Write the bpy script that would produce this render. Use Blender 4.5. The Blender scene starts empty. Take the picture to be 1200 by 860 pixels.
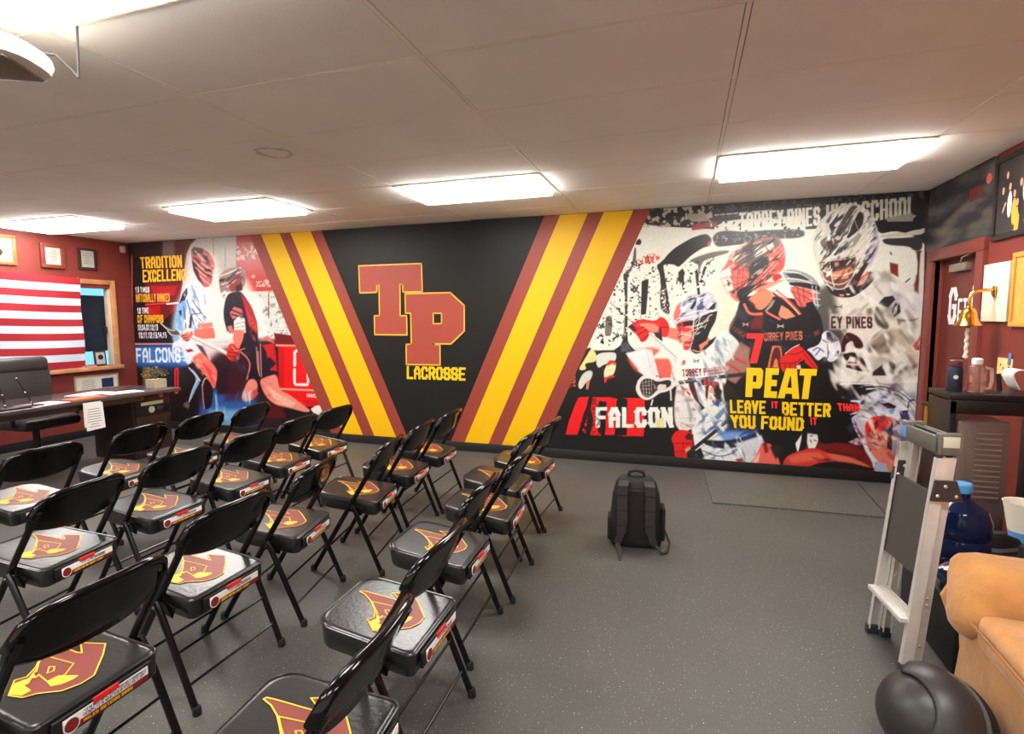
import bpy, bmesh, math, random
import numpy as np
from mathutils import Vector, Matrix, Euler
random.seed(7)
SC = bpy.context.scene
COL = SC.collection
PI = math.pi

# ------------------------------------------------------------------ camera
F_PX, YAW, PITCH, ROLL, EYE = 628.0, -0.312877, 0.0918846, -0.0059901, 1.5042
def _rot():
    cy, sy = math.cos(YAW), math.sin(YAW); cp, sp = math.cos(PITCH), math.sin(PITCH); cr, sr = math.cos(ROLL), math.sin(ROLL)
    R1 = np.array([[cy, -sy, 0], [sy, cy, 0], [0, 0, 1.]]); B = np.array([[1., 0, 0], [0, 0, -1], [0, 1, 0]])
    RX = np.array([[1, 0, 0], [0, cp, -sp], [0, sp, cp]]); RZ = np.array([[cr, -sr, 0], [sr, cr, 0], [0, 0, 1.]])
    return RZ @ RX @ B @ R1
RC = _rot()
cam = bpy.data.cameras.new('camera')
camo = bpy.data.objects.new('camera', cam); COL.objects.link(camo)
cam.sensor_width = 36.0; cam.lens = F_PX / 1200.0 * 36.0; cam.clip_start = 0.02
camo.matrix_world = Matrix([[RC[0][i], -RC[1][i], -RC[2][i], (0, 0, EYE)[i]] for i in range(3)] + [[0, 0, 0, 1]])
SC.camera = camo

# ------------------------------------------------------------------ world (day outside the small window)
w = bpy.data.worlds.new('world'); SC.world = w; w.use_nodes = True
bg = w.node_tree.nodes['Background']; bg.inputs[0].default_value = (0.20, 0.50, 0.86, 1); bg.inputs[1].default_value = 1.0

# ------------------------------------------------------------------ exposure
SC.view_settings.view_transform = 'Standard'; SC.view_settings.look = 'None'
SC.view_settings.gamma = 1.0; SC.view_settings.use_curve_mapping = False
SC.view_settings.exposure = 0.95
LAMP = 15.0          # brightness of the troffer diffusers
LAMP_RGB = (1.0, 0.975, 0.925)
SC.cycles.max_bounces = 10; SC.cycles.diffuse_bounces = 6
SC.cycles.use_denoising = True

# ------------------------------------------------------------------ room numbers
XL, XR, YB, YN, H = -7.35, 1.95, 5.53, -3.6, 2.556

# ------------------------------------------------------------------ helpers
def s2l(c):
    out = []
    for v in c[:3]:
        v = v / 255.0
        out.append(v / 12.92 if v <= 0.04045 else ((v + 0.055) / 1.055) ** 2.4)
    return out
MATS = {}
def mat(name, rgb, rough=0.6, metal=0.0, vary=0.0, vscale=20.0, bump=0.0, bscale=120.0, coat=0.0, spec=0.5, emit=None, estr=0.0, trans=0.0, ior=1.45, alpha=1.0, sheen=0.0, hi=None):
    if name in MATS: return MATS[name]
    m = bpy.data.materials.new(name); m.use_nodes = True
    nt = m.node_tree; b = nt.nodes['Principled BSDF']
    c = s2l(rgb)
    b.inputs['Base Color'].default_value = (*c, 1); b.inputs['Roughness'].default_value = rough; b.inputs['Metallic'].default_value = metal
    b.inputs['Coat Weight'].default_value = coat; b.inputs['Coat Roughness'].default_value = 0.08
    b.inputs['Specular IOR Level'].default_value = spec; b.inputs['IOR'].default_value = ior
    b.inputs['Transmission Weight'].default_value = trans; b.inputs['Alpha'].default_value = alpha
    b.inputs['Sheen Weight'].default_value = sheen
    tc = nt.nodes.new('ShaderNodeTexCoord')
    if vary > 0 or hi:
        n = nt.nodes.new('ShaderNodeTexNoise'); n.inputs['Scale'].default_value = vscale; n.inputs['Detail'].default_value = 4
        nt.links.new(tc.outputs['Object'], n.inputs['Vector'])
        r = nt.nodes.new('ShaderNodeValToRGB'); r.color_ramp.elements[0].position = 0.35; r.color_ramp.elements[1].position = 0.68
        lo = [v * (1 - vary) for v in c]; h2 = s2l(hi) if hi else [min(1, v * (1 + vary)) for v in c]
        r.color_ramp.elements[0].color = (*lo, 1); r.color_ramp.elements[1].color = (*h2, 1)
        nt.links.new(n.outputs['Fac'], r.inputs['Fac']); nt.links.new(r.outputs['Color'], b.inputs['Base Color'])
    if bump > 0:
        n = nt.nodes.new('ShaderNodeTexNoise'); n.inputs['Scale'].default_value = bscale; n.inputs['Detail'].default_value = 3
        nt.links.new(tc.outputs['Object'], n.inputs['Vector'])
        bp = nt.nodes.new('ShaderNodeBump'); bp.inputs['Strength'].default_value = bump; bp.inputs['Distance'].default_value = 0.01
        nt.links.new(n.outputs['Fac'], bp.inputs['Height']); nt.links.new(bp.outputs['Normal'], b.inputs['Normal'])
    if emit:
        b.inputs['Emission Color'].default_value = (*emit, 1); b.inputs['Emission Strength'].default_value = estr
    MATS[name] = m
    return m

class MB:
    """collects shapes; build() links them as ONE mesh object"""
    def __init__(s): s.bm = bmesh.new()
    def _xf(s, vs, M):
        if M is not None:
            for v in vs: v.co = M @ v.co
    def box(s, c, d, bev=0.0, rot=None, seg=2, M=None):
        g = bmesh.ops.create_cube(s.bm, size=1.0); vs = g['verts']
        for v in vs: v.co = Vector((v.co.x * d[0], v.co.y * d[1], v.co.z * d[2]))
        if bev > 0:
            es = list({e for v in vs for e in v.link_edges})
            r = bmesh.ops.bevel(s.bm, geom=es, offset=min(bev, 0.49 * min(d)), segments=seg, profile=0.5, affect='EDGES')
            vs = list({v for f in r['faces'] for v in f.verts} | {v for v in vs if v.is_valid})
        T = Matrix.Translation(c)
        if rot: T = T @ Euler(rot).to_matrix().to_4x4()
        s._xf(vs, T)
        s._xf(vs, M)
        return s
    def poly(s, pts):
        s.bm.faces.new([s.bm.verts.new(p) for p in pts]); return s
    def prism(s, pts, dvec):
        """closed polygon (3D points) extruded by dvec"""
        d = Vector(dvec); a = [s.bm.verts.new(p) for p in pts]; b = [s.bm.verts.new(Vector(p) + d) for p in pts]
        n = len(a)
        s.bm.faces.new(a); s.bm.faces.new(b[::-1])
        for i in range(n): s.bm.faces.new([a[i], b[i], b[(i + 1) % n], a[(i + 1) % n]])
        return s
    def tube(s, path, r, n=8, closed=False, cap=True):
        P = [Vector(p) for p in path]; R = r if isinstance(r, (list, tuple)) else [r] * len(P)
        rings = []; up = None
        for i, p in enumerate(P):
            if closed: t = (P[(i + 1) % len(P)] - P[i - 1])
            else: t = (P[min(i + 1, len(P) - 1)] - P[max(i - 1, 0)])
            t.normalize()
            if up is None:
                up = Vector((0, 0, 1)) if abs(t.z) < 0.9 else Vector((1, 0, 0))
            u = up - t * up.dot(t)
            if u.length < 1e-5: u = t.orthogonal()
            u.normalize(); v = t.cross(u); up = u
            rings.append([s.bm.verts.new(p + (u * math.cos(a) + v * math.sin(a)) * R[i]) for a in [2 * PI * k / n for k in range(n)]])
        m = len(rings)
        for i in range(m if closed else m - 1):
            A, B = rings[i], rings[(i + 1) % m]
            for k in range(n): s.bm.faces.new([A[k], A[(k + 1) % n], B[(k + 1) % n], B[k]])
        if cap and not closed:
            s.bm.faces.new(rings[0][::-1]); s.bm.faces.new(rings[-1])
        return s
    def lathe(s, prof, n=20, M=None, cap=True):
        rings = []
        for r, z in prof:
            rings.append([s.bm.verts.new(Vector((r * math.cos(2 * PI * k / n), r * math.sin(2 * PI * k / n), z))) for k in range(n)])
        for i in range(len(rings) - 1):
            for k in range(n): s.bm.faces.new([rings[i][k], rings[i][(k + 1) % n], rings[i + 1][(k + 1) % n], rings[i + 1][k]])
        if cap: s.bm.faces.new(rings[0][::-1]); s.bm.faces.new(rings[-1])
        s._xf([v for r in rings for v in r], M)
        return s
    def ball(s, c, d, M=None, sub=3):
        g = bmesh.ops.create_icosphere(s.bm, subdivisions=sub, radius=1.0)
        for v in g['verts']: v.co = Vector((v.co.x * d[0], v.co.y * d[1], v.co.z * d[2])) + Vector(c)
        s._xf(g['verts'], M); return s
    def grid(s, fn, nu, nv, M=None):
        V = [[s.bm.verts.new(fn(i / nu, j / nv)) for j in range(nv + 1)] for i in range(nu + 1)]
        for i in range(nu):
            for j in range(nv): s.bm.faces.new([V[i][j], V[i + 1][j], V[i + 1][j + 1], V[i][j + 1]])
        s._xf([v for r in V for v in r], M); return s
    def build(s, name, m, parent=None, smooth=True, ang=35, sub=0, solid=0.0, fix=True):
        if fix: bmesh.ops.recalc_face_normals(s.bm, faces=s.bm.faces)
        me = bpy.data.meshes.new(name); s.bm.to_mesh(me); s.bm.free()
        if smooth:
            me.polygons.foreach_set('use_smooth', [True] * len(me.polygons))
            try: me.set_sharp_from_angle(angle=math.radians(ang))
            except Exception: pass
        me.materials.append(m)
        o = bpy.data.objects.new(name, me); COL.objects.link(o)
        if parent is not None: o.parent = parent
        if solid:
            md = o.modifiers.new('solid', 'SOLIDIFY'); md.thickness = solid; md.offset = 0
        if sub:
            md = o.modifiers.new('sub', 'SUBSURF'); md.levels = sub; md.render_levels = sub
        return o
def tag(o, label, cat, group=None):
    o['label'] = label; o['category'] = cat
    if group: o['group'] = group
    return o
def empty(name, loc, rz=0.0):
    o = bpy.data.objects.new(name, None); COL.objects.link(o); o.location = loc; o.rotation_euler = (0, 0, rz); o.empty_display_size = 0.1
    return o
def struct(o): o['kind'] = 'structure'; return o
def copy_tree(o, parent=None):
    c = o.copy(); COL.objects.link(c); c.parent = parent
    for ch in list(o.children): copy_tree(ch, c)
    return c

# stroke lettering -------------------------------------------------
GL = {'A': ['0,0 0,.7 .3,1 .7,1 1,.7 1,0', '0,.42 1,.42'], 'B': ['0,0 0,1 .8,1 1,.85 1,.65 .8,.52 0,.52', '.8,.52 1,.38 1,.15 .8,0 0,0'],
 'C': ['1,.72 1,.85 .8,1 .2,1 0,.85 0,.15 .2,0 .8,0 1,.15 1,.28'], 'D': ['0,0 0,1 .75,1 1,.8 1,.2 .75,0 0,0'], 'E': ['1,1 0,1 0,0 1,0', '0,.5 .8,.5'],
 'F': ['1,1 0,1 0,0', '0,.5 .8,.5'], 'G': ['1,.75 1,.85 .8,1 .2,1 0,.85 0,.15 .2,0 .8,0 1,.15 1,.48 .6,.48'], 'H': ['0,0 0,1', '1,0 1,1', '0,.5 1,.5'],
 'I': ['.5,0 .5,1'], 'J': ['1,1 1,.15 .8,0 .2,0 0,.15 0,.3'], 'K': ['0,0 0,1', '1,1 .1,.5 1,0'], 'L': ['0,1 0,0 1,0'], 'M': ['0,0 0,1 .5,.4 1,1 1,0'],
 'N': ['0,0 0,1 1,0 1,1'], 'O': ['.2,0 .8,0 1,.15 1,.85 .8,1 .2,1 0,.85 0,.15 .2,0'], 'P': ['0,0 0,1 .8,1 1,.85 1,.6 .8,.45 0,.45'],
 'Q': ['.2,0 .8,0 1,.15 1,.85 .8,1 .2,1 0,.85 0,.15 .2,0', '.6,.25 1,0'], 'R': ['0,0 0,1 .8,1 1,.85 1,.62 .8,.48 0,.48', '.55,.48 1,0'],
 'S': ['1,.75 1,.88 .8,1 .2,1 0,.87 0,.63 .2,.52 .8,.48 1,.37 1,.13 .8,0 .2,0 0,.12 0,.25'], 'T': ['0,1 1,1', '.5,1 .5,0'], 'U': ['0,1 0,.15 .2,0 .8,0 1,.15 1,1'],
 'V': ['0,1 .5,0 1,1'], 'W': ['0,1 .22,0 .5,.6 .78,0 1,1'], 'X': ['0,0 1,1', '0,1 1,0'], 'Y': ['0,1 .5,.5 1,1', '.5,.5 .5,0'], 'Z': ['0,1 1,1 0,0 1,0'],
 '0': ['.2,0 .8,0 1,.15 1,.85 .8,1 .2,1 0,.85 0,.15 .2,0'], '1': ['.2,.8 .55,1 .55,0'], '2': ['0,.8 .2,1 .8,1 1,.8 1,.6 0,.15 0,0 1,0'], '3': ['0,1 .8,1 1,.85 1,.65 .8,.52 .3,.52', '.8,.52 1,.38 1,.15 .8,0 0,0'],
 '4': ['.7,0 .7,1 0,.35 1,.35'], '5': ['1,1 0,1 0,.55 .8,.55 1,.4 1,.15 .8,0 0,0'], '7': ['0,1 1,1 .4,0'], ',': ['.4,.1 .3,-.1'], "'": ['.5,1 .5,.8'], '.': ['.5,0 .5,.08'], '"': ['.3,1 .3,.8', '.7,1 .7,.8']}
def text_quads(txt, W=0.52, sw=0.17, gap=0.10, space=0.30, sh=None):
    """list of quads in text space, height 1; returns (quads, total width)"""
    x = 0.0; Q = []; sh = sh or sw
    for ch in txt:
        if ch == ' ': x += space; continue
        cw = W * 0.36 if ch in "I',." else (W * 1.25 if ch in 'MW' else W)
        if ch == 'I': cw = sw * 1.0
        for st in GL[ch]:
            P = [tuple(map(float, p.split(','))) for p in st.split()]
            iw = max(cw - sw, 0.0)
            P = [(x + sw / 2 + px * iw, sh / 2 + py * (1 - sh)) for px, py in P]
            for (ax, ay), (bx, by) in zip(P[:-1], P[1:]):
                dx, dy = bx - ax, by - ay; L = math.hypot(dx, dy) or 1e-6; ux, uy = dx / L, dy / L
                e = 0.5 * (sw * abs(ux) + sh * abs(uy)) * 0.98; t = 0.5 * (sw * abs(uy) + sh * abs(ux))
                ax2, ay2, bx2, by2 = ax - ux * e, ay - uy * e, bx + ux * e, by + uy * e
                nx, ny = -uy * t, ux * t
                q = [(ax2 + nx, ay2 + ny), (ax2 - nx, ay2 - ny), (bx2 - nx, by2 - ny), (bx2 + nx, by2 + ny)]
                Q.append([(px, min(1.0, max(0.0 if ch not in ',' else -.2, py))) for px, py in q])
        x += cw + gap
    return Q, x - gap
def letters(mb, txt, quad, lift, **k):
    """quad = BL, BR, TR, TL 3D points; strokes mapped bilinearly, raised by vector lift"""
    Q, wd = text_quads(txt, **k); BL, BR, TR, TL = [Vector(p) for p in quad]; L = Vector(lift)
    up = ((BR - BL).cross(TL - BL)).normalized()
    if up.dot(L) > 0: up = -up
    for i, q in enumerate(Q):
        P = []; o = up * (.0002 * (i % 9) + L.length)
        for px, py in q:
            u = px / wd; v = py
            P.append((BL * (1 - u) + BR * u) * (1 - v) + (TL * (1 - u) + TR * u) * v + o)
        mb.poly(P)

def wall_pt(px, py, Y=YB):
    """point on the back wall surveyed at photo position (px, py)"""
    d = np.array([(px - 600) / F_PX, (py - 430) / F_PX, 1.0]) @ RC
    t = Y / d[1]
    return Vector((d[0] * t, Y, EYE + d[2] * t))

# ------------------------------------------------------------------ shell
M_RED = mat('maroon wall paint', (120, 48, 39), 0.55, vary=0.06, vscale=3, bump=0.05, bscale=90)
M_WHITE = mat('white wall paint', (236, 234, 228), 0.7, vary=0.03, vscale=3)
M_BLACKTRIM = mat('black vinyl base', (30, 28, 27), 0.45, vary=0.1)
def floor_mat(name, base, var=0.0):
    m = bpy.data.materials.new(name); m.use_nodes = True; nt = m.node_tree; b = nt.nodes['Principled BSDF']
    tc = nt.nodes.new('ShaderNodeTexCoord')
    n1 = nt.nodes.new('ShaderNodeTexNoise'); n1.inputs['Scale'].default_value = 1.1; n1.inputs['Detail'].default_value = 5
    r1 = nt.nodes.new('ShaderNodeValToRGB'); c = s2l(base)
    r1.color_ramp.elements[0].position = .3; r1.color_ramp.elements[1].position = .75
    r1.color_ramp.elements[0].color = (*[v * .82 for v in c], 1); r1.color_ramp.elements[1].color = (*[v * 1.15 for v in c], 1)
    n2 = nt.nodes.new('ShaderNodeTexNoise'); n2.inputs['Scale'].default_value = 120; n2.inputs['Detail'].default_value = 2
    r2 = nt.nodes.new('ShaderNodeValToRGB'); r2.color_ramp.elements[0].position = .66; r2.color_ramp.elements[1].position = .74
    mx = nt.nodes.new('ShaderNodeMix'); mx.data_type = 'RGBA'; mx.inputs[7].default_value = (.48, .45, .40, 1)
    n3 = nt.nodes.new('ShaderNodeTexNoise'); n3.inputs['Scale'].default_value = 70; n3.inputs['Detail'].default_value = 3
    bp = nt.nodes.new('ShaderNodeBump'); bp.inputs['Strength'].default_value = .25; bp.inputs['Distance'].default_value = .006
    for n in (n1, n2, n3): nt.links.new(tc.outputs['Object'], n.inputs['Vector'])
    nt.links.new(n1.outputs['Fac'], r1.inputs['Fac']); nt.links.new(n2.outputs['Fac'], r2.inputs['Fac'])
    nt.links.new(r1.outputs['Color'], mx.inputs[6]); nt.links.new(r2.outputs['Color'], mx.inputs[0])
    nt.links.new(mx.outputs[2], b.inputs['Base Color']); nt.links.new(n3.outputs['Fac'], bp.inputs['Height']); nt.links.new(bp.outputs['Normal'], b.inputs['Normal'])
    b.inputs['Roughness'].default_value = .52
    return m
M_FLOOR = floor_mat('speckled rubber floor', (74, 72, 68)); M_FMAT = floor_mat('rubber mat', (81, 79, 74))
fl = struct(MB().box(((XL + XR) / 2, (YN + YB) / 2, -.05), (XR - XL + .4, YB - YN + .4, .1)).build('floor', M_FLOOR, smooth=False))
MB().prism([(.20, 5.44, 0), (.24, 4.5, 0), (1.46, 4.53, 0), (1.5, 5.44, 0)], (0, 0, .012)).build('rubber_mat', M_FMAT, fl, smooth=False)
MB().prism([(1.47, 4.53, 0), (1.90, 4.55, 0), (1.90, 5.44, 0), (1.51, 5.44, 0)], (0, 0, .010)).build('rubber_mat', M_FMAT, fl, smooth=False)

# ceiling: slab, tees and separate tiles
M_TILE = mat('mineral ceiling tile', (246, 244, 240), 0.9, vary=0.03, vscale=2.2, bump=0.12, bscale=160)
M_TEE = mat('ceiling tee', (244, 240, 232), 0.6)
M_DARK = mat('dark plenum', (40, 36, 32), 0.9)
ce = struct(MB().box(((XL + XR) / 2, (YN + YB) / 2, H + .10), (XR - XL + .4, YB - YN + .4, .06)).build('ceiling', M_DARK, smooth=False))
GX0, GY0 = -2.259, 2.053
cols = [GX0 + 1.22 * k for k in range(-5, 5)]; rows = [GY0 + .61 * k for k in range(-10, 7)]
tee = MB()
for x in cols:
    if XL < x < XR: tee.box((x, (YN + YB) / 2, H + .006), (.018, YB - YN, .012))
for y in rows:
    if YN < y < YB: tee.box(((XL + XR) / 2, y, H + .0066), (XR - XL, .018, .012))
tee.build('ceiling_grid', M_TEE, ce, smooth=False)
LIGHTS = {(-4, 4): 1, (-2, 3): 1, (0, 3): 1, (2, 3): 1, (-4, -2): 1, (-2, -2): 1, (0, -2): 1, (2, -2): 1, (-4, -7): 1, (-2, -7): 1, (0, -7): 1, (2, -7): 1}  # lamps out of view repeat the visible ones, added to light the room
LIGHTS.pop((-4, 4)); LIGHTS[(-4, 3)] = 1
RING = (-2.52, 2.90)
M_STAIN = M_TILE.copy(); M_STAIN.name = 'water stained ceiling tile'; nt = M_STAIN.node_tree; b = nt.nodes['Principled BSDF']; src = b.inputs['Base Color'].links[0].from_socket
tc = [n for n in nt.nodes if n.type == 'TEX_COORD'][0]; vd = nt.nodes.new('ShaderNodeVectorMath'); vd.operation = 'DISTANCE'; vd.inputs[1].default_value = (*RING, H)
nw = nt.nodes.new('ShaderNodeTexNoise'); nw.inputs['Scale'].default_value = 14; ma = nt.nodes.new('ShaderNodeMath'); ma.operation = 'MULTIPLY_ADD'; ma.inputs[1].default_value = .07
rp = nt.nodes.new('ShaderNodeValToRGB'); rp.color_ramp.elements[0].position = .115; rp.color_ramp.elements[0].color = (0, 0, 0, 1); rp.color_ramp.elements[1].position = .135; rp.color_ramp.elements[1].color = (1, 1, 1, 1)
e_ = rp.color_ramp.elements.new(.16); e_.color = (0, 0, 0, 1); mx = nt.nodes.new('ShaderNodeMix'); mx.data_type = 'RGBA'; mx.inputs[7].default_value = (.60, .52, .44, 1)
nt.links.new(tc.outputs['Object'], vd.inputs[0]); nt.links.new(tc.outputs['Object'], nw.inputs['Vector']); nt.links.new(nw.outputs['Fac'], ma.inputs[0]); nt.links.new(vd.outputs['Value'], ma.inputs[2]); nt.links.new(ma.outputs[0], rp.inputs['Fac'])
nt.links.new(rp.outputs['Color'], mx.inputs[0]); nt.links.new(src, mx.inputs[6]); nt.links.new(mx.outputs[2], b.inputs['Base Color'])
def clampx(v): return min(max(v, XL), XR)
for i in range(-5, 4):
    for j in range(-10, 6):
        if (i, j) in LIGHTS: continue
        x0, x1 = clampx(GX0 + 1.22 * i), clampx(GX0 + 1.22 * (i + 1)); y0, y1 = GY0 + .61 * j, GY0 + .61 * (j + 1)
        y0, y1 = max(y0, YN), min(y1, YB)
        if x1 - x0 < .1 or y1 - y0 < .1: continue
        z = [H + .0005 + random.uniform(-.001, .002) for _ in range(4)]
        if random.random() < .25: z[random.randrange(4)] += random.uniform(.003, .007)
        g = .0125
        P = [(x0 + g, y0 + g, z[0]), (x1 - g, y0 + g, z[1]), (x1 - g, y1 - g, z[2]), (x0 + g, y1 - g, z[3])]
        stained = x0 < RING[0] < x1 and y0 < RING[1] < y1
        MB().prism(P, (0, 0, .015)).build('ceiling_tile', M_STAIN if stained else M_TILE, ce, smooth=False)

# walls
wl = MB()
wy0, wy1, wz0, wz1 = 4.02, 5.24, .90, 1.97     # window opening in the left wall
wl.box((XL - .06, (YN + wy0) / 2, H / 2), (.12, wy0 - YN, H + .1)); wl.box((XL - .06, (wy1 + YB + .12) / 2, H / 2), (.12, YB + .12 - wy1, H + .1))
wl.box((XL - .06, (wy0 + wy1) / 2, wz0 / 2), (.12, wy1 - wy0, wz0)); wl.box((XL - .06, (wy0 + wy1) / 2, (wz1 + H) / 2), (.12, wy1 - wy0, H - wz1 + .1))
wall_l = struct(wl.build('wall_left', M_RED, smooth=False))
dy0, dy1, dz1 = 4.62, 5.335, 1.99               # door opening in the right wall
wr = MB()
wr.box((XR + .06, (YN + dy0) / 2, H / 2), (.12, dy0 - YN, H + .1)); wr.box((XR + .06, (dy1 + YB + .12) / 2, H / 2), (.12, YB + .12 - dy1, H + .1))
wr.box((XR + .06, (dy0 + dy1) / 2, (dz1 + H) / 2), (.12, dy1 - dy0, H - dz1 + .1))
wall_r = struct(wr.build('wall_right', M_RED, smooth=False))
wall_b = struct(MB().box(((XL + XR) / 2, YB + .06, H / 2), (XR - XL, .12, H + .12)).build('wall_back', mat('charcoal wall paint', (25, 23, 21), 0.5, spec=.3, vary=0.08, vscale=2.5, bump=.04, bscale=60), smooth=False))
wall_n = struct(MB().box(((XL + XR) / 2, YN - .06, H / 2), (XR - XL + .24, .12, H + .12)).build('wall_near', M_WHITE, smooth=False))
struct(MB().box(((XL + XR) / 2, YB - .009, .05), (XR - XL - .02, .018, .1), .004).build('baseboard_back', M_BLACKTRIM))
struct(MB().box((XL + .008, (YN + YB) / 2, .05), (.016, YB - YN - .05, .1), .004).build('baseboard_left', M_BLACKTRIM))
struct(MB().box((XR - .008, (YN + 4.5) / 2, .05), (.016, 4.5 - YN, .1), .004).build('baseboard_right', M_BLACKTRIM))
struct(MB().box(((XL + XR) / 2, YN + .008, .05), (XR - XL - .05, .016, .1), .004).build('baseboard_near', M_BLACKTRIM))

# ------------------------------------------------------------------ ceiling lights
M_LAMP = mat('lit prismatic diffuser', (250, 246, 225), 0.5, emit=LAMP_RGB, estr=LAMP)
M_LFRAME = mat('white enamel trim', (232, 226, 210), 0.4)
LAB = {(-4, 3): 'lit recessed ceiling light at far left above the striped flag', (-2, 3): 'lit recessed ceiling light above the two-player mural, second from left',
       (0, 3): 'lit recessed ceiling light above the red and yellow letter emblem', (2, 3): 'lit recessed ceiling light at right, above the helmeted-player mural',
       (0, -2): 'large lit ceiling light nearest the camera, top left corner by the projector'}
for (i, j) in LIGHTS:
    x0, y0 = GX0 + 1.22 * i, GY0 + .61 * j; x1, y1 = x0 + 1.22, y0 + .61
    cx, cy = (x0 + x1) / 2, (y0 + y1) / 2
    e = empty('ceiling_light', (cx, cy, H)); tag(e, LAB.get((i, j), 'lit recessed ceiling light behind the camera'), 'light', 'recessed ceiling lights')
    f = MB()
    for sx in (-1, 1): f.box((sx * .593, 0, .0), (.032, .608, .018), .003)
    for sy in (-1, 1): f.box((0, sy * .290, .0), (1.154, .028, .018), .003)
    f.build('frame', M_LFRAME, e)
    dz = .048 if j == 3 else .026  # diffuser dropped below the tiles so its glowing sides brighten the ceiling
    MB().box((0, 0, .002 - dz / 2), (1.150, .524 if j == 3 else .545, dz), .008).build('diffuser', M_LAMP, e)

# ------------------------------------------------------------------ printed murals (flat wall graphics, colour per vertex)
def vnoise(x, y, seed):
    xi, yi = np.floor(x).astype(np.int64), np.floor(y).astype(np.int64); xf, yf = x - xi, y - yi
    def h(a, b):
        n = (a * 374761393 + b * 668265263 + seed * 974711) & 0x7fffffff
        n = ((n ^ (n >> 13)) * 1274126177) & 0x7fffffff
        return ((n ^ (n >> 16)) & 0xffff) / 65535.0
    xf = xf * xf * (3 - 2 * xf); yf = yf * yf * (3 - 2 * yf)
    return (h(xi, yi) * (1 - xf) + h(xi + 1, yi) * xf) * (1 - yf) + (h(xi, yi + 1) * (1 - xf) + h(xi + 1, yi + 1) * xf) * yf
class Print:
    """paints a wall-sized print; design coordinates are the surveyed ones used by wall_pt"""
    def __init__(s, x0, x1, z0, z1, step):
        s.nx = int((x1 - x0) / step) + 1; s.nz = int((z1 - z0) / step) + 1
        X, Z = np.meshgrid(np.linspace(x0, x1, s.nx), np.linspace(z0, z1, s.nz), indexing='ij')
        s.X, s.Z = X.ravel(), Z.ravel()
        C = np.stack([s.X, np.full_like(s.X, YB), s.Z - EYE]).T @ RC.T
        s.u = 600 + F_PX * C[:, 0] / C[:, 2]; s.v = 430 + F_PX * C[:, 1] / C[:, 2]
        s.c = np.zeros((len(s.u), 3)); s.N = {}
    def base(s, rgb): s.c[:] = rgb
    def fr(s, f): s.f = f
    def pts(s, t):
        ox, oy, k = s.f
        a = np.array([[float(q) for q in p.split(',')] for p in t.split()]); return a / k + np.array([ox, oy])
    def _apply(s, idx, al, rgb): s.c[idx] = s.c[idx] * (1 - al[:, None]) + np.array(rgb, float) * al[:, None]
    def _noise(s, idx, nz):
        sc, th, seed = nz[:3]; U, V, sof = s.u[idx] / sc, s.v[idx] / sc, .08
        if len(nz) > 3:
            ca, sa = math.cos(nz[3]), math.sin(nz[3]); U, V = (U * ca + V * sa) / nz[4], (-U * sa + V * ca); sof = .22
        n = vnoise(U, V, seed) * .6 + vnoise(U * 2.3, V * 2.3, seed + 1) * .4
        return np.clip((n - th) / sof, 0, 1)
    def p(s, t, rgb, f=.5, a=1.0, nz=None):
        P = s.pts(t)
        if len(P) >= 7 and f >= .5:                       # round the traced outlines a little
            for _ in range(2):
                Q = np.roll(P, -1, 0); P = np.stack([P * .78 + Q * .22, P * .22 + Q * .78], 1).reshape(-1, 2)
        s._poly(P, rgb, f, a, nz)
    def _poly(s, P, rgb, f, a=1.0, nz=None):
        lo, hi = P.min(0) - f * 2, P.max(0) + f * 2
        idx = np.nonzero((s.u > lo[0]) & (s.u < hi[0]) & (s.v > lo[1]) & (s.v < hi[1]))[0]
        if not len(idx): return
        x, y = s.u[idx], s.v[idx]; ins = np.zeros(len(idx), bool); d2 = np.full(len(idx), 1e9)
        n = len(P)
        for i in range(n):
            ax, ay = P[i]; bx, by = P[(i + 1) % n]
            if ay != by:
                cr = ((ay > y) != (by > y)); xx = ax + (y - ay) / (by - ay) * (bx - ax); ins ^= cr & (x < xx)
            L2 = (bx - ax) ** 2 + (by - ay) ** 2 + 1e-9
            t = np.clip(((x - ax) * (bx - ax) + (y - ay) * (by - ay)) / L2, 0, 1)
            d2 = np.minimum(d2, (x - ax - t * (bx - ax)) ** 2 + (y - ay - t * (by - ay)) ** 2)
        sd = np.sqrt(d2) * np.where(ins, 1, -1)
        al = np.clip(sd / (2 * f) + .5, 0, 1); al = al * al * (3 - 2 * al) * a
        if nz: al = al * s._noise(idx, nz)
        s._apply(idx, al, rgb)
    def l(s, t, wd, rgb, f=.4, a=1.0, nz=None):
        P = s.pts(t)
        if len(P) >= 3:
            for _ in range(2):
                Q = np.stack([P[:-1] * .75 + P[1:] * .25, P[:-1] * .25 + P[1:] * .75], 1).reshape(-1, 2); P = np.concatenate([P[:1], Q, P[-1:]])
        lo, hi = P.min(0) - wd - f * 2, P.max(0) + wd + f * 2
        idx = np.nonzero((s.u > lo[0]) & (s.u < hi[0]) & (s.v > lo[1]) & (s.v < hi[1]))[0]
        if not len(idx): return
        x, y = s.u[idx], s.v[idx]; d2 = np.full(len(idx), 1e9)
        for (ax, ay), (bx, by) in zip(P[:-1], P[1:]):
            L2 = (bx - ax) ** 2 + (by - ay) ** 2 + 1e-9
            t2 = np.clip(((x - ax) * (bx - ax) + (y - ay) * (by - ay)) / L2, 0, 1)
            d2 = np.minimum(d2, (x - ax - t2 * (bx - ax)) ** 2 + (y - ay - t2 * (by - ay)) ** 2)
        al = np.clip((wd / 2 - np.sqrt(d2)) / (2 * f) + .5, 0, 1) * a
        if nz: al = al * s._noise(idx, nz)
        s._apply(idx, al, rgb)
    def ls(s, many, wd, rgb, **k):
        for t in many.split('|'): s.l(t, wd, rgb, **k)
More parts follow.
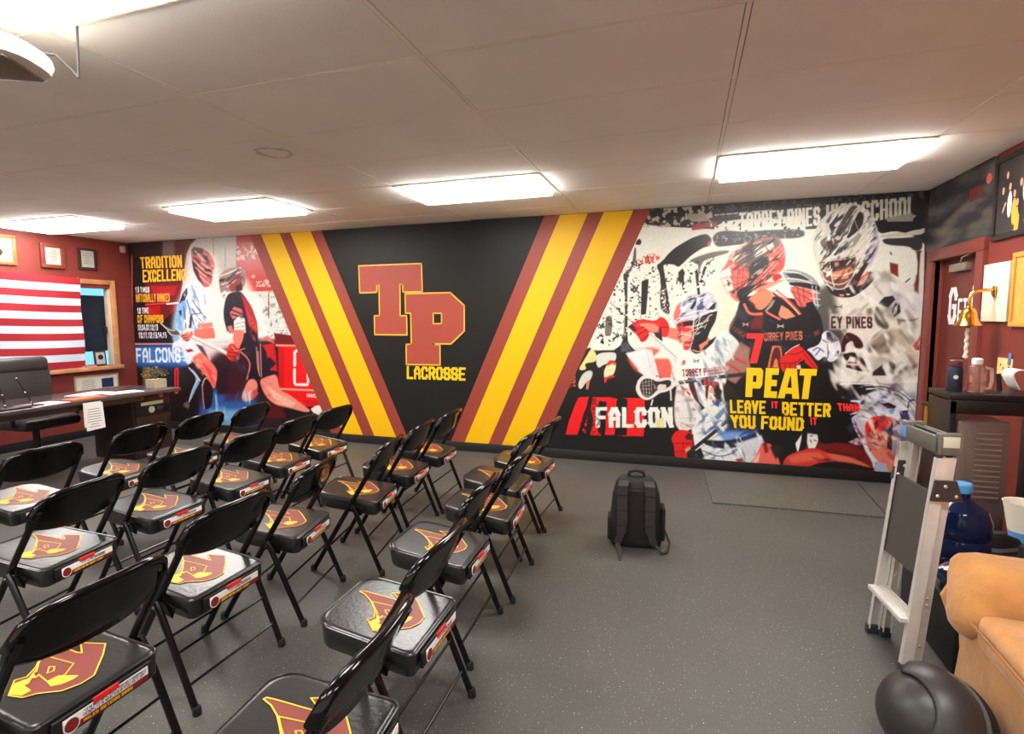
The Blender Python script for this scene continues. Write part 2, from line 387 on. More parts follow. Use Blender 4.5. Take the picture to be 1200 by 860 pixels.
    def e(s, t, rx, ry, rgb, f=1.0, a=1.0):
        (cx, cy), = s.pts(t); d = np.hypot((s.u - cx) / rx, (s.v - cy) / ry)
        al = np.clip((1 - d) * min(rx, ry) / (2 * f) + .5, 0, 1); idx = np.nonzero(al > 0)[0]; al = al[idx]
        s._apply(idx, al * al * (3 - 2 * al) * a, rgb)
    def text(s, txt, quad, rgb, f=.3, a=1.0, nz=None, **k):
        Q, wd = text_quads(txt, **k); BL, BR, TR, TL = s.pts(quad)
        for q in Q:
            P = np.array([(BL * (1 - px / wd) + BR * px / wd) * (1 - py) + (TL * (1 - px / wd) + TR * px / wd) * py for px, py in q]); s._poly(P, rgb, f, a, nz)
    def mark(s, t, w_, rgb):
        (x, y), = s.pts(t); f0 = s.f; s.f = (x, y, 1)
        s.l('%g,-1.6 %g,-.5 %g,.5 %g,1.6' % (-w_, -w_ * .55, -w_ * .55, -w_), .9, rgb); s.l('%g,-1.6 %g,-.5 %g,.5 %g,1.6' % (w_, w_ * .55, w_ * .55, w_), .9, rgb)
        s.l('%g,0 %g,0' % (-w_ * .6, w_ * .6), 1.0, rgb); s.f = f0
    def build(s, name, parent, lift, rough, keep=None):
        nx, nz = s.nx, s.nz; i = np.arange(nx * nz).reshape(nx, nz)
        q = np.stack([i[:-1, :-1], i[1:, :-1], i[1:, 1:], i[:-1, 1:]], -1).reshape(-1, 4)
        if keep is not None: q = q[keep(s.X[q].mean(1), s.Z[q].mean(1))]
        me = bpy.data.meshes.new(name); n = nx * nz
        me.vertices.add(n); me.vertices.foreach_set('co', np.stack([s.X, np.full(n, YB - lift), s.Z], 1).astype(np.float32).ravel())
        me.loops.add(q.size); me.loops.foreach_set('vertex_index', q.ravel().astype(np.int32))
        me.polygons.add(len(q)); me.polygons.foreach_set('loop_start', np.arange(0, q.size, 4, dtype=np.int32)); me.polygons.foreach_set('loop_total', np.full(len(q), 4, np.int32))
        me.update(); me.validate()
        tex = (vnoise(s.u / 1.3, s.v / 1.3, 71) * .6 + vnoise(s.u / .7, s.v / .7, 72) * .4 - .5) * .10
        q = np.clip(s.c / 255.0, 0, 1); s.c = 255 * np.clip(q + .075 * np.sin(2 * PI * (q - .5)), 0, 1)
        s.c = s.c * (1 + tex[:, None]) + tex[:, None] * 14
        at = me.color_attributes.new('ink', 'FLOAT_COLOR', 'POINT')
        c = np.clip(s.c, 0, 255) / 255.0; lin = np.where(c <= .04045, c / 12.92, ((c + .055) / 1.055) ** 2.4) * .80 + .002
        at.data.foreach_set('color', np.concatenate([lin, np.ones((n, 1))], 1).astype(np.float32).ravel())
        m = bpy.data.materials.new(name + ' print'); m.use_nodes = True; nt = m.node_tree; b = nt.nodes['Principled BSDF']
        a = nt.nodes.new('ShaderNodeAttribute'); a.attribute_name = 'ink'; nt.links.new(a.outputs['Color'], b.inputs['Base Color']); b.inputs['Roughness'].default_value = rough
        tc = nt.nodes.new('ShaderNodeTexCoord'); no = nt.nodes.new('ShaderNodeTexNoise'); no.inputs['Scale'].default_value = 55
        bp = nt.nodes.new('ShaderNodeBump'); bp.inputs['Strength'].default_value = .05; bp.inputs['Distance'].default_value = .01
        nt.links.new(tc.outputs['Object'], no.inputs['Vector']); nt.links.new(no.outputs['Fac'], bp.inputs['Height']); nt.links.new(bp.outputs['Normal'], b.inputs['Normal'])
        me.materials.append(m); o = bpy.data.objects.new(name, me); COL.objects.link(o); o.parent = parent; return o

PX = (0, 0, 1)
CREAM = (226, 226, 206); INK = (26, 23, 24); NAVY = (28, 29, 42); RED = (226, 44, 42); SKIN = (226, 128, 108); WHT = (240, 240, 228)

def mural_right():
    m = Print(-1.56, XR - .004, .1, H - .002, .0062); m.base(INK); m.fr(PX)
    # cream ground with header band of grunge
    m.p('740,262 790,262 832,268 1090,262 1090,360 1090,430 840,430 800,412 690,412 660,412 690,350', CREAM, .6)
    m.p('755,240 1095,215 1095,258 1040,262 960,268 880,272 830,268 745,264', (40, 37, 38), .6)
    m.p('755,244 835,238 838,266 750,266', (168, 160, 148), .6, nz=(4.5, .50, 3))
    m.p('835,238 1090,218 1090,232 960,246 840,256', (120, 118, 114), .6, .7, nz=(3.2, .56, 5))
    m.l('838,252 862,250 905,246', 1.6, (190, 185, 172), nz=(2, .35, 3))
    m.p('806,250 825,250 832,259 812,260 805,256', (150, 142, 130), .8)
    m.p('830,262 866,257 945,252 944,270 890,272 840,272', CREAM, 1.2, nz=(4, .30, 9))
    m.p('810,263 840,259 841,266 811,270', (150, 58, 56), .7, nz=(3, .35, 4))
    m.text('TORREY PINES', '866,272 961,264 961,242 866,250', (233, 231, 214), .45, W=.5, sw=.2, gap=.07, space=.22, sh=.12)
    m.text('HIGH SCHOOL', '968,263 1073,255 1073,230 968,240', (196, 190, 176), .45, W=.5, sw=.19, gap=.07, space=.22, sh=.11)
    # arches and gaps of the distressed lettering
    m.fr((780, 230, 8.6))
    m.p('0,610 70,540 110,510 260,420 400,375 440,400 470,440 440,500 370,520 250,600 170,680 120,720 110,660 0,680 -10,640', INK, .8)
    m.p('330,430 400,410 400,440 340,445', (225, 190, 130), .6, nz=(1.5, .35, 2)); m.p('410,440 460,430 450,500 420,510', (200, 100, 90), .6, nz=(2, .4, 8))
    m.p('475,410 520,360 620,345 800,360 1032,340 1400,330 1400,420 1032,430 800,480 620,500 520,510 480,460', (52, 50, 54), 1.2)
    m.p('475,400 1400,330 1400,420 480,500', (170, 166, 155), .6, .75, nz=(2.2, .60, 21))
    m.p('230,650 340,600 470,560 640,540 640,570 500,610 380,650 350,720 330,860 300,860 340,700 280,665', (112, 108, 102), 1.2)
    m.p('130,760 180,740 195,770 170,860 130,860', INK, .6)
    m.fr((670, 240, 8.6))
    m.p('655,360 685,340 705,370 690,405 640,400', INK, .5); m.p('630,430 650,430 650,560 610,640 560,720 530,680 590,640 615,560', (92, 88, 86), .8)
    m.p('645,560 760,500 850,490 900,525 860,570 790,600 740,590 640,600', (205, 104, 96), .8, nz=(2.2, .30, 6)); m.p('730,540 770,510 790,560 760,590', (130, 60, 58), .8, nz=(1.5, .45, 6))
    m.p('640,600 720,590 700,610 640,630', (90, 60, 58), .6, nz=(1.5, .4, 7))
    m.p('850,610 900,580 960,590 920,610 930,660 930,860 900,860 890,700', INK, .6)
    m.p('710,770 750,750 770,780 760,860 715,860', (60, 54, 56), .8)
    m.fr((680, 320, 8.6))
    m.p('450,0 490,0 480,60 475,270 450,250 460,60', (88, 84, 82), .6); m.p('430,320 475,280 475,380 440,360', (196, 180, 150), .6)
    m.p('440,450 455,450 455,660 435,660', (140, 134, 124), .6)
    m.p('625,90 680,70 680,150 660,250 665,340 650,410 610,420 615,330 625,230 630,150', (58, 52, 56), .8); m.p('615,285 650,285 645,315 615,310', (190, 80, 60), .5)
    m.p('815,0 850,0 850,90 880,190 905,330 900,420 850,400 810,370 800,220 830,140', (96, 72, 80), .8, nz=(2.0, .38, 30)); m.p('815,0 850,0 855,120 825,130', INK, .5)
    m.p('990,0 1032,0 1032,60 1005,120', (60, 60, 66), .7)
    m.p('255,440 300,425 325,450 320,600 290,645 245,630 250,540', (118, 112, 104), .8); m.p('255,440 320,440 320,540 255,540', (60, 55, 55), .6, nz=(2, .5, 3))
    m.p('120,640 700,0 1032,0 1032,460 420,680 380,780 110,780', (52, 47, 47), .5, .9, nz=(2.6, .77, 44))
    m.p('110,780 380,770 440,650 480,640 480,700 560,790 640,790 690,770 720,860 0,860 100,800', INK, .6); m.p('410,720 470,680 520,780 490,810 410,790', (92, 94, 108), .8, nz=(2, .3, 5))
    m.p('140,640 440,630 410,720 340,775 110,780', CREAM, .5); m.p('290,670 380,630 330,690 280,740', INK, .5, nz=(2, .45, 2)); m.p('215,660 240,690 235,720 200,700', INK, .4)
    m.p('470,560 560,600 620,700 720,690 830,770 900,860 720,860 690,775 560,785 480,700', CREAM, .7)
    # black lower left with torn scraps
    m.fr((650, 400, 6.617))
    m.p('120,260 200,100 270,40 290,70 480,80 480,160 690,60 690,300 640,420 640,760 -20,760 -60,560', INK, .6)
    m.p('180,225 230,140 290,40 330,110 320,160 230,170 250,220', (222, 208, 138), .8); m.p('325,90 475,80 480,130 460,160 380,180 340,210 320,170', (205, 208, 196), .8)
    m.p('400,190 420,150 460,140 480,180 460,260 410,270 395,320 385,290 380,235', (226, 214, 160), .6); m.p('400,175 430,145 470,150 470,190 450,170 410,190', (200, 60, 55), .6)
    m.p('385,280 465,262 465,275 410,290 395,322 385,320', (226, 60, 50), .5); m.p('190,370 180,330 215,250 270,220 300,240 280,300 240,320 215,365', (198, 200, 188), .7); m.p('245,310 275,300 260,375 245,370', (214, 128, 104), .5)
    m.p('130,300 160,230 165,350 120,360', (190, 100, 80), .8, nz=(2, .4, 2))
    # red brush bars and team word
    R = (232, 36, 38)
    m.p('185,435 265,428 250,500 225,560 205,640 180,725 85,722 110,620 140,540 160,490', R, .45); m.p('215,690 240,620 270,520 250,640 240,720', R, .6, nz=(1.6, .4, 5))
    m.p('295,432 425,432 500,450 480,470 470,640 465,725 390,725 400,470 345,460 335,690 365,730 275,728 300,600 280,520', R, .45); m.p('345,470 400,470 395,700 345,690', INK, .5)
    m.p('525,438 700,440 700,520 690,735 485,732 560,725 560,600 565,450', R, .45); m.p('500,440 525,438 560,450 560,700 480,700 480,460', INK, .5)
    m.fr(PX); m.text('FALCON', '698,501 789,501 788,477 698,477', (246, 244, 232), .4, W=.62, sw=.24, gap=.10, sh=.17); m.p('769,490 778,490 778,501 769,501', (236, 216, 150), .5)
    # big white player at right: jersey, folds
    m.p('955,345 985,338 1030,310 1090,322 1090,560 1060,556 1010,520 960,470', (214, 208, 194), 2.5)
    m.p('955,340 975,330 990,400 975,470 950,480', (70, 66, 66), 6, .8)
    m.fr((950, 320, 7.164))
    m.p('530,60 620,90 780,160 930,230 930,330 760,340 700,230 600,130', (204, 198, 202), 3); m.p('860,30 910,0 905,170 870,150', (120, 80, 84), 2)
    m.p('560,260 620,200 690,190 710,220 650,290 600,270', (34, 38, 50), .8); m.p('680,320 710,250 750,270 755,330 700,370', (40, 44, 58), .8); m.p('700,290 735,255 720,330 690,360', (222, 218, 200), .8)
    m.p('720,380 800,390 910,380 860,405 760,410 740,440', (120, 116, 112), 1.5); m.p('540,280 600,270 620,380 660,440 640,480 560,440 530,380', (88, 84, 80), 2); m.p('470,300 520,290 510,360 470,370', (130, 124, 116), 2)
    m.p('460,620 560,520 660,470 740,500 700,600 620,690 520,680', (150, 138, 126), 4); m.p('660,470 760,470 830,580 800,620 740,600', (178, 166, 150), 3)
    m.p('790,560 900,690 920,860 880,860 810,700', (196, 178, 162), 2); m.p('860,610 920,520 920,560 880,650', (196, 90, 84), 1.2); m.p('880,640 915,590 915,650', (160, 70, 66), 1)
    m.p('470,690 620,700 710,740 710,860 620,860 600,780 520,830 500,760', (176, 170, 160), 2); m.p('520,830 600,770 640,860 520,860', (64, 60, 62), 1.2); m.p('660,740 710,760 700,850 660,830', (120, 114, 108), 1.5)
    m.text('EY PINES', '172,462 518,462 516,366 172,362', (84, 28, 32), .4, W=.5, sw=.16, gap=.12, space=.32)
    m.p('270,540 310,490 400,530 440,590 440,640 370,630 350,560 290,600 290,660 250,660', (72, 26, 28), 1.0); m.p('270,680 340,665 430,670 490,830 400,820 300,790', (46, 22, 26), 1.0); m.p('300,745 330,700 375,710 370,745', (200, 190, 178), 1); m.p('310,755 400,760 395,778 315,770', (210, 130, 110), 1)
    m.mark('232,282', 4.6, (40, 36, 36))
    # big helmet
    m.fr((940, 230, 7.167))
    m.p('100,300 150,200 250,110 400,55 500,70 600,180 640,300 650,420 600,520 560,610 430,700 330,760 240,760 160,700 130,600 95,500 85,400', (204, 199, 184), 1)
    m.p('540,170 610,230 650,400 610,520 560,600 520,500 580,380', (176, 168, 186), 2)
    m.p('150,380 210,330 220,480 160,430', (120, 112, 106), 1); m.p('210,370 240,340 270,420 235,480 215,440', (96, 44, 44), 1)
    m.p('225,250 300,150 350,140 300,250 245,300', (58, 56, 58), .7); m.p('230,230 260,240 280,260 245,300', INK, .7); m.p('310,140 400,90 380,120 300,180', (230, 226, 210), .7)
    m.p('400,95 430,75 480,85 420,180 340,370 300,400 260,400 275,300 340,190', (96, 90, 84), .8); m.p('285,310 330,260 320,340 290,370', (56, 52, 52), .8); m.e('300,350', 3, 2.6, (190, 184, 172))
    m.p('480,120 520,150 510,240 440,320 370,365 390,290 440,200', (48, 46, 50), .7); m.p('400,230 440,160 400,300 350,370 340,350', (206, 202, 190), .6); m.l('440,200 470,280', 1.2, (150, 146, 138))
    m.p('240,490 380,370 480,300 500,330 440,420 330,470', (150, 146, 140), .8); m.p('260,490 400,400 350,460 280,500', (56, 56, 76), .7); m.ls('235,490 370,390 520,270|300,500 440,450 560,330|110,300 150,420 230,500|540,190 545,330 450,470|590,230 590,360 480,470', 1.1, (228, 224, 208))
    m.p('140,540 230,540 420,510 450,480 460,640 400,740 320,790 240,790 170,700', (120, 84, 76), 1.0)
    m.p('235,545 430,505 440,560 330,600 240,610', (62, 52, 48), .8); m.p('270,560 300,545 320,580 290,600', (206, 130, 104), .6); m.p('240,640 340,620 410,590 430,620 380,690 260,700', (212, 140, 116), .9); m.p('150,560 220,560 230,640 160,640', (168, 150, 132), .9)
    m.p('190,730 300,780 420,750 560,620 630,660 560,760 430,850 300,850 230,810', (44, 38, 42), .7); m.p('455,760 490,690 550,625 560,660 520,730', (206, 124, 104), .7); m.p('380,720 470,640 520,560 560,560 480,700 400,760', (72, 44, 44), .8)
    m.ls('160,610 240,660 330,670 440,630|170,690 260,740 350,740 440,660|200,740 300,790 380,760|230,545 240,650 270,760|460,500 440,660 350,780|440,590 540,470 580,390|450,630 560,520 590,440|160,620 190,710 260,790|130,545 230,545 420,520 470,480', 1.15, (220, 214, 196))
    m.ls('430,850 560,765 632,665', 1.3, (214, 208, 196)); m.p('310,820 350,825 350,840 320,840', (220, 140, 110), .5); m.p('370,815 400,820 400,830 375,830', (220, 200, 170), .5)
    # right edge lettering blob
    m.p('640,340 700,320 830,295 860,310 1030,250 1030,320 850,335 700,350', (190, 186, 172), .8); m.p('620,220 700,190 720,215 840,200 850,225 930,210 950,160 1040,130 1040,270 900,290 870,310 780,290 640,320', (30, 28, 34), .7)
    m.p('700,185 920,140 940,160 930,210 720,215', (150, 144, 132), .7); m.p('740,560 760,550 805,575 805,670 760,660 735,620', (124, 52, 46), .8); m.p('950,460 1000,455 1010,480 985,700 960,790 970,560', (96, 56, 56), 1.4); m.p('660,355 860,350 1010,330 1010,450 940,460 900,420 700,410', (66, 62, 64), 1)
    m.p('640,440 960,440 960,560 950,760 800,690 700,640 600,620', CREAM, 2); m.p('735,555 805,570 808,680 740,640', (130, 56, 50), 1.0); m.ls('870,720 905,690|740,470 750,490', 1.4, (60, 54, 54))
    m.l('1005,480 990,700 1000,860', 3.0, (216, 208, 196)); m.l('1070,100 1060,300 1055,860', 9, (84, 62, 60), 1)
    # player in dark jersey (centre)
    m.fr(PX)
    m.p('853,382 863,367 867,350 885,345 950,352 963,372 966,400 962,440 970,470 960,560 880,560 862,470 862,430 868,410 856,398', NAVY, 1.2)
    m.p('862,430 975,425 985,560 850,560 850,490', (20, 18, 20), 4)
    m.p('895,420 1010,455 1010,520 960,556 880,556 860,500', (20, 18, 19), 4)
    # pale glow at his left, red arm fade
    m.p('838,330 862,335 864,366 852,392 838,398 826,380', (236, 206, 180), 5, .8)
    # helmet of the red player (left)
    m.fr((840, 260, 8.6))
    m.p('60,560 40,500 90,430 130,330 220,250 330,200 480,160 610,150 640,170 690,280 690,340 680,480 560,560 440,640 330,720 240,810 190,800 130,740', (196, 116, 106), 1.6)
    m.p('220,260 420,190 620,160 640,230 520,300 420,420 330,560 320,470 200,450 180,350', (108, 100, 96), 2.2); m.p('340,420 420,370 540,340 510,470 430,540 350,620 290,720 300,640 330,560', (58, 54, 56), 1.5)
    m.p('120,380 200,260 300,200 240,280 170,400', (226, 196, 182), 1.6, .8); m.p('490,240 560,205 575,250 540,290', (222, 210, 190), .8); m.p('370,350 420,290 490,250 500,290 400,360', (228, 224, 206), .8); m.p('520,250 560,245 550,275', (150, 110, 90), .6)
    m.p('560,400 690,290 680,470 590,500 470,590 330,720 380,620', (214, 92, 84), 1.2); m.ls('420,610 560,470 690,330|470,520 600,380 680,290|330,720 450,600 560,540|300,740 400,640 500,560|220,300 330,230 450,200|200,400 300,330 420,260', 1.0, (238, 170, 156)); m.ls('200,330 330,260 480,200|250,430 360,360 460,300|350,560 440,490 520,420', 1.0, (60, 54, 56))
    m.ls('190,420 330,430|160,480 320,490|150,560 300,560|170,640 280,600|190,700 270,650|220,420 200,760|270,420 250,700|160,440 150,640', 1.0, (190, 64, 60))
    m.p('45,500 130,455 150,540 50,570', (232, 226, 206), .6); m.p('50,580 130,560 160,610 70,640', (232, 226, 206), .6); m.p('75,650 155,625 165,680 90,710', (232, 222, 202), .6); m.ls('40,560 70,640 110,720|40,500 80,460 140,450|45,575 140,550|65,645 160,615', .9, (206, 130, 116))
    m.p('570,530 640,525 660,560 590,600 560,580', (206, 40, 40), .7)
    # dark helmet third player
    m.p('660,500 720,475 800,480 920,520 1000,580 1040,650 1000,660 720,620 680,560', (150, 150, 150), .9); m.p('690,520 860,520 960,580 900,590 740,560', (70, 72, 80), .8); m.ls('690,500 830,510 960,590|700,570 860,580 1000,640', 1.0, (226, 226, 220)); m.p('720,610 870,610 1040,640 1040,700 960,680 820,650 740,640', NAVY, .7)
    m.p('730,640 960,680 1000,720 1000,800 900,860 820,860 760,720', (214, 112, 104), .8); m.ls('760,700 960,790|780,650 960,730|800,600 830,760 850,860|870,640 880,800|740,690 880,860', .8, (110, 52, 56)); m.ls('960,640 990,860|1000,650 1020,860|950,700 1040,720|940,770 1040,780|930,830 1040,840', .9, (206, 206, 214)); m.p('900,820 960,800 1000,860 900,900', NAVY, .8)
    # necks, collars
    m.fr((840, 340, 8.6))
    m.p('310,90 400,20 460,-20 540,0 575,80 480,190 420,205 340,130', (218, 134, 108), .8); m.p('320,90 380,140 400,200 340,140', (90, 58, 52), .8); m.p('620,240 650,150 720,190 795,265 700,292 640,275', (226, 140, 116), .8); m.p('580,90 620,130 620,240 560,210 520,200', (48, 32, 36), .8)
    m.p('200,0 300,-40 560,-80 380,-10 300,60 280,130 220,110', NAVY, .8); m.p('360,0 480,-80 700,-110 560,-40 420,20', (214, 84, 74), .8, .6)
    m.p('330,320 400,250 480,220 460,400 340,400', (120, 34, 36), 3); m.p('200,230 240,180 320,250 310,330 230,300', (64, 66, 80), 3)
    m.l('278,145 325,245 450,238', 3.0, (232, 118, 100)); m.l('505,222 560,255 635,292', 2.4, (232, 118, 100)); m.p('480,210 560,100 590,95 560,160 500,220', (150, 140, 132), .8)
    m.ls('560,20 700,110 830,240|600,0 740,110 850,240', 1.6, (206, 60, 54)); m.l('660,60 780,180 830,240', 1.6, (216, 190, 160)); m.ls('570,40 690,120 790,230', 1.4, INK)
    m.mark('290,345', 3.2, (226, 196, 150)); m.mark('642,362', 3.6, (230, 206, 170))
    m.text('ORREY PINES', '480,515 862,500 860,412 480,428', (206, 128, 96), .35, W=.5, sw=.15, gap=.10, space=.3, a=.85)
    m.text('TORR', '120,360 270,510 290,430 130,340', (150, 84, 66), .4, W=.5, sw=.15, a=.7)
    m.p('510,780 560,560 650,560 668,780', (214, 130, 92), .5); m.p('528,780 570,575 640,575 652,780 620,780 610,690 585,690 565,780', (104, 34, 34), .5)
    m.p('970,420 1032,390 1040,440 990,470', (120, 70, 72), 1.2)
    # red glove in front, elbow pads
    m.p('630,700 660,670 740,600 800,560 840,560 900,620 960,690 1025,770 1015,790 960,790 890,730 840,720 800,780 830,860 660,830 640,760', (206, 46, 42), .8); m.ls('640,735 800,735 850,690|700,640 800,650 870,610|690,750 690,850|740,750 745,850|790,745 800,830|880,640 960,740 1000,790', 1.0, (104, 20, 24)); m.l('690,640 760,580 830,550', 1.3, (222, 190, 160)); m.p('830,730 880,700 900,780 850,800', INK, .8); m.p('800,760 840,750 850,790 810,800', (206, 200, 180), .7)
    m.fr((950, 320, 7.164))
    m.p('90,560 95,500 160,478 230,540 240,570 262,660 200,742 150,745 120,690 60,745 0,665 -40,640 60,608', (214, 214, 226), .8); m.p('130,500 160,490 190,560 180,590 140,560', (40, 46, 76), .8); m.p('200,660 240,650 230,700 200,700', (56, 60, 100), .8); m.ls('100,560 150,590 230,560|140,600 150,700 130,720|20,650 60,620 110,660|40,690 80,640', 1.3, (86, 88, 120)); m.p('0,680 60,745 150,745 60,790 0,700', INK, .8)
    # front player in white: jersey
    m.fr(PX)
    m.p('762,408 775,400 792,392 800,405 815,420 830,405 846,386 856,391 868,403 862,418 850,428 852,446 846,462 860,492 892,505 895,530 880,553 818,552 812,510 806,482 798,456 780,440', (232, 231, 220), 1.2)
    m.p('838,400 852,388 868,404 858,420 842,430 836,415', (196, 204, 200), 3, .8)
    m.p('733,414 770,404 795,430 790,455 770,440 752,440 740,430', (226, 110, 100), 3); m.p('733,414 757,408 762,430 775,445 758,444 746,430', (222, 226, 224), 1); m.ls('764,415 766,428 770,441', 2.0, (60, 40, 44), nz=(2, .4, 3)); m.p('757,409 764,410 772,440 765,440', (214, 216, 214), .8)
    m.p('780,410 800,410 815,430 800,455 785,450 788,430', (244, 238, 220), 2)
    m.p('850,462 875,470 892,490 868,494 852,484', (150, 176, 214), 2.5); m.p('838,505 862,498 893,488 890,512 850,518', (118, 150, 202), 2.5); m.p('824,515 850,517 880,510 895,500 892,512 868,524 842,526 824,520', (36, 38, 48), 1.4); m.p('860,520 892,510 900,528 880,553 848,548 870,530', (196, 204, 216), 2.5); m.p('820,527 850,534 866,522 872,530 850,545 826,545', (222, 226, 218), 1.2); m.p('862,538 873,536 872,544 866,543', (170, 40, 44), .6)
    m.ls('824,528 842,536 862,530', 1.2, (80, 90, 110)); m.ls('826,545 850,548', 2.2, (50, 60, 90)); m.p('835,490 855,470 850,482 838,498', (120, 140, 170), 1.2)
    m.p('806,442 812,444 822,480 816,472 808,455', (90, 40, 40), 1); m.p('817,468 826,478 820,482', INK, .8); m.p('834,450 842,446 846,470 838,474', (110, 34, 34), 1); m.p('846,448 858,452 868,470 850,470', (66, 44, 40), 1.5); m.p('850,425 875,410 880,430 862,450 852,445', (160, 112, 104), 2)
    m.p('868,400 880,408 876,432 858,446 848,436 858,418', (156, 120, 112), 2.5); m.ls('862,420 874,426|856,428 868,436', 2, (190, 70, 62)); m.p('905,520 920,505 940,515 950,545 905,545', (60, 30, 30), 4, .0)
    m.p('793,446 806,452 816,478 815,500 800,508 791,498 790,478', (226, 214, 204), 1.2); m.ls('792,450 803,456 808,462', 2.2, (170, 60, 58)); m.ls('800,472 814,468|798,482 815,480|796,490 814,490', .9, (186, 172, 164))
    m.text('TORREY P', '800,441.5 828,439.5 827,431 799.5,433', (140, 50, 50), .3, W=.5, sw=.16, gap=.16, a=.9); m.p('799,423 803,422 803,427 799,428', (226, 60, 50), .4); m.mark('816,423', 3, (60, 60, 60))
    # front player's helmet
    m.fr((770, 330, 8.6))
    m.p('165,340 190,260 240,190 340,130 470,95 560,110 600,200 620,260 590,400 540,480 510,560 480,690 400,735 340,700 250,685 215,590 190,500 170,410', (186, 184, 196), .8)
    m.p('165,340 190,260 230,215 250,260 220,360 170,400', (230, 120, 108), 1.0); m.p('230,260 320,170 440,150 420,190 330,230 250,310', (226, 226, 232), .8); m.p('260,210 380,150 400,170 300,230 250,260', (132, 136, 168), .8)
    m.p('330,270 380,190 400,170 390,230 360,280', (40, 44, 72), .6); m.p('430,190 470,170 460,220 440,230', (40, 42, 66), .6); m.p('400,250 450,200 480,260 400,330', (96, 100, 140), .7); m.p('480,290 570,200 600,210 560,300', (50, 46, 52), .7); m.p('500,260 540,200 560,230 510,280', (210, 208, 212), .6)
    m.p('360,380 580,300 610,280 590,400 540,480 510,560 490,680 400,735 330,690 380,560', (38, 34, 42), .8); m.p('195,420 260,400 360,380 370,520 330,690 250,685 215,590', (222, 70, 66), .9); m.p('250,410 360,390 360,440 280,445', (48, 26, 32), .6); m.p('240,510 340,500 360,560 260,610', (226, 150, 130), .7)
    m.ls('170,400 290,370 420,330 600,290|240,350 400,290 560,290', 1.3, (230, 228, 232)); m.ls('340,470 460,330|380,520 530,340|290,460 380,450 520,390|330,500 500,440|370,370 360,480|440,350 400,480|520,360 480,470|240,530 340,540|250,590 340,590|270,640 330,640|250,500 250,680', .9, (222, 204, 186)); m.p('420,640 500,590 510,560 540,580 480,650 440,700', (214, 130, 104), .7); m.l('360,690 420,710 470,690', 1.4, (220, 160, 130)); m.p('520,600 600,550 560,620 470,700', INK, .8)
    # raised stick and red gloves
    m.fr((680, 320, 8.6))
    m.l('300,285 560,520 760,690 960,870', 4.6, (226, 204, 190)); m.l('300,295 560,530 760,700 960,880', 1.0, (150, 116, 108)); m.p('720,860 860,720 1040,700 1040,860', (240, 230, 214), 2)
    m.l('690,620 960,860', 4.6, (222, 216, 206)); m.l('700,610 970,850', .8, (140, 130, 124))
    m.p('860,540 980,560 1040,700 880,650', (220, 128, 112), 1)
    m.p('545,500 570,470 640,462 720,480 770,475 800,440 850,450 900,520 895,600 870,650 820,640 810,610 760,610 690,590 690,640 660,685 615,700 590,650 560,610 530,590 485,545 500,520', (226, 44, 40), .6); m.p('560,520 640,500 760,510 800,560 770,600 700,590 640,540', (224, 138, 122), .6); m.ls('540,570 640,545|575,625 670,570|610,680 690,620|810,545 890,545', 1.2, (96, 16, 18)); m.p('790,560 815,550 830,690 760,640 740,600 800,600', (52, 44, 44), .6); m.p('480,540 520,515 560,545 530,575', (56, 20, 22), .6)
    # lower glove, stick butt
    m.fr((770, 450, 7.815))
    m.p('125,495 170,430 240,415 310,440 335,480 320,520 330,570 290,600 270,640 285,690 165,685 155,560', (222, 42, 38), .6); m.ls('160,540 320,545|240,540 240,640|170,620 280,600|190,640 200,690|220,640 235,690|260,480 330,470', 1.0, (112, 16, 20)); m.p('255,480 285,445 330,465 325,510 270,510', (96, 30, 30), .7); m.p('250,600 290,570 320,600 280,640', (206, 150, 130), .6)
    m.l('290,630 560,410 620,350', 4.2, (52, 50, 54)); m.l('545,400 615,345', 3.0, (140, 140, 146), nz=(1.5, .45, 3)); m.p('280,660 400,580 440,690 290,690', (36, 34, 36), .8)
    # held stick with head
    m.fr((730, 400, 8.6))
    m.l('570,415 830,380 1000,355 1240,330', 4.4, (66, 64, 68)); m.l('570,408 830,372', 1.0, (150, 148, 150)); m.p('750,400 810,390 820,440 760,450', INK, .7)
    m.p('810,300 880,265 1000,245 1080,250 1040,320 900,340 850,350', (206, 158, 144), 1.0); m.ls('850,300 960,290|880,330 1000,310', .9, (130, 90, 84)); m.p('810,380 850,370 900,390 960,420 940,450 820,440', (196, 58, 50), .8); m.ls('840,370 850,440|890,380 890,440', 1.2, (70, 20, 22)); m.p('830,450 870,440 850,600 830,590', (110, 34, 32), .8); m.p('880,470 920,460 900,580 870,590', (216, 150, 130), .8); m.p('940,440 1000,500 960,660 900,610', (50, 40, 38), 1)
    m.p('125,470 150,390 200,340 260,350 330,380 420,365 490,370 545,425 500,480 430,510 370,520 320,560 270,590 220,592 170,560 140,520', (222, 214, 204), .6); m.p('168,450 190,390 240,370 300,385 350,410 450,385 490,400 480,450 420,480 340,490 300,540 250,570 200,545 178,500', (56, 50, 52), .6)
    m.ls('190,420 290,400|185,450 290,440|185,480 290,480|200,510 280,520|210,540 270,550|200,390 210,550|230,375 240,565|260,375 270,560|290,390 290,540|300,420 340,480|320,440 320,480', .6, (190, 176, 168)); m.p('345,455 370,430 430,435 440,465 400,490 350,490', (226, 196, 184), .6); m.ls('160,290 210,330|300,590 285,640|480,480 485,590', 2.0, (216, 210, 202)); m.p('500,430 560,400 570,430 520,450', (230, 222, 210), .6)
    # lower right: white hood shape with red figure, folds, red arm
    m.fr((960, 420, 6.144))
    m.p('150,180 260,170 420,180 560,180 720,160 760,330 720,480 700,640 600,560 330,330 230,300 120,240', (150, 146, 150), 1.5); m.p('130,190 250,180 420,215 330,260 200,300 120,250', (34, 32, 36), 1.5)
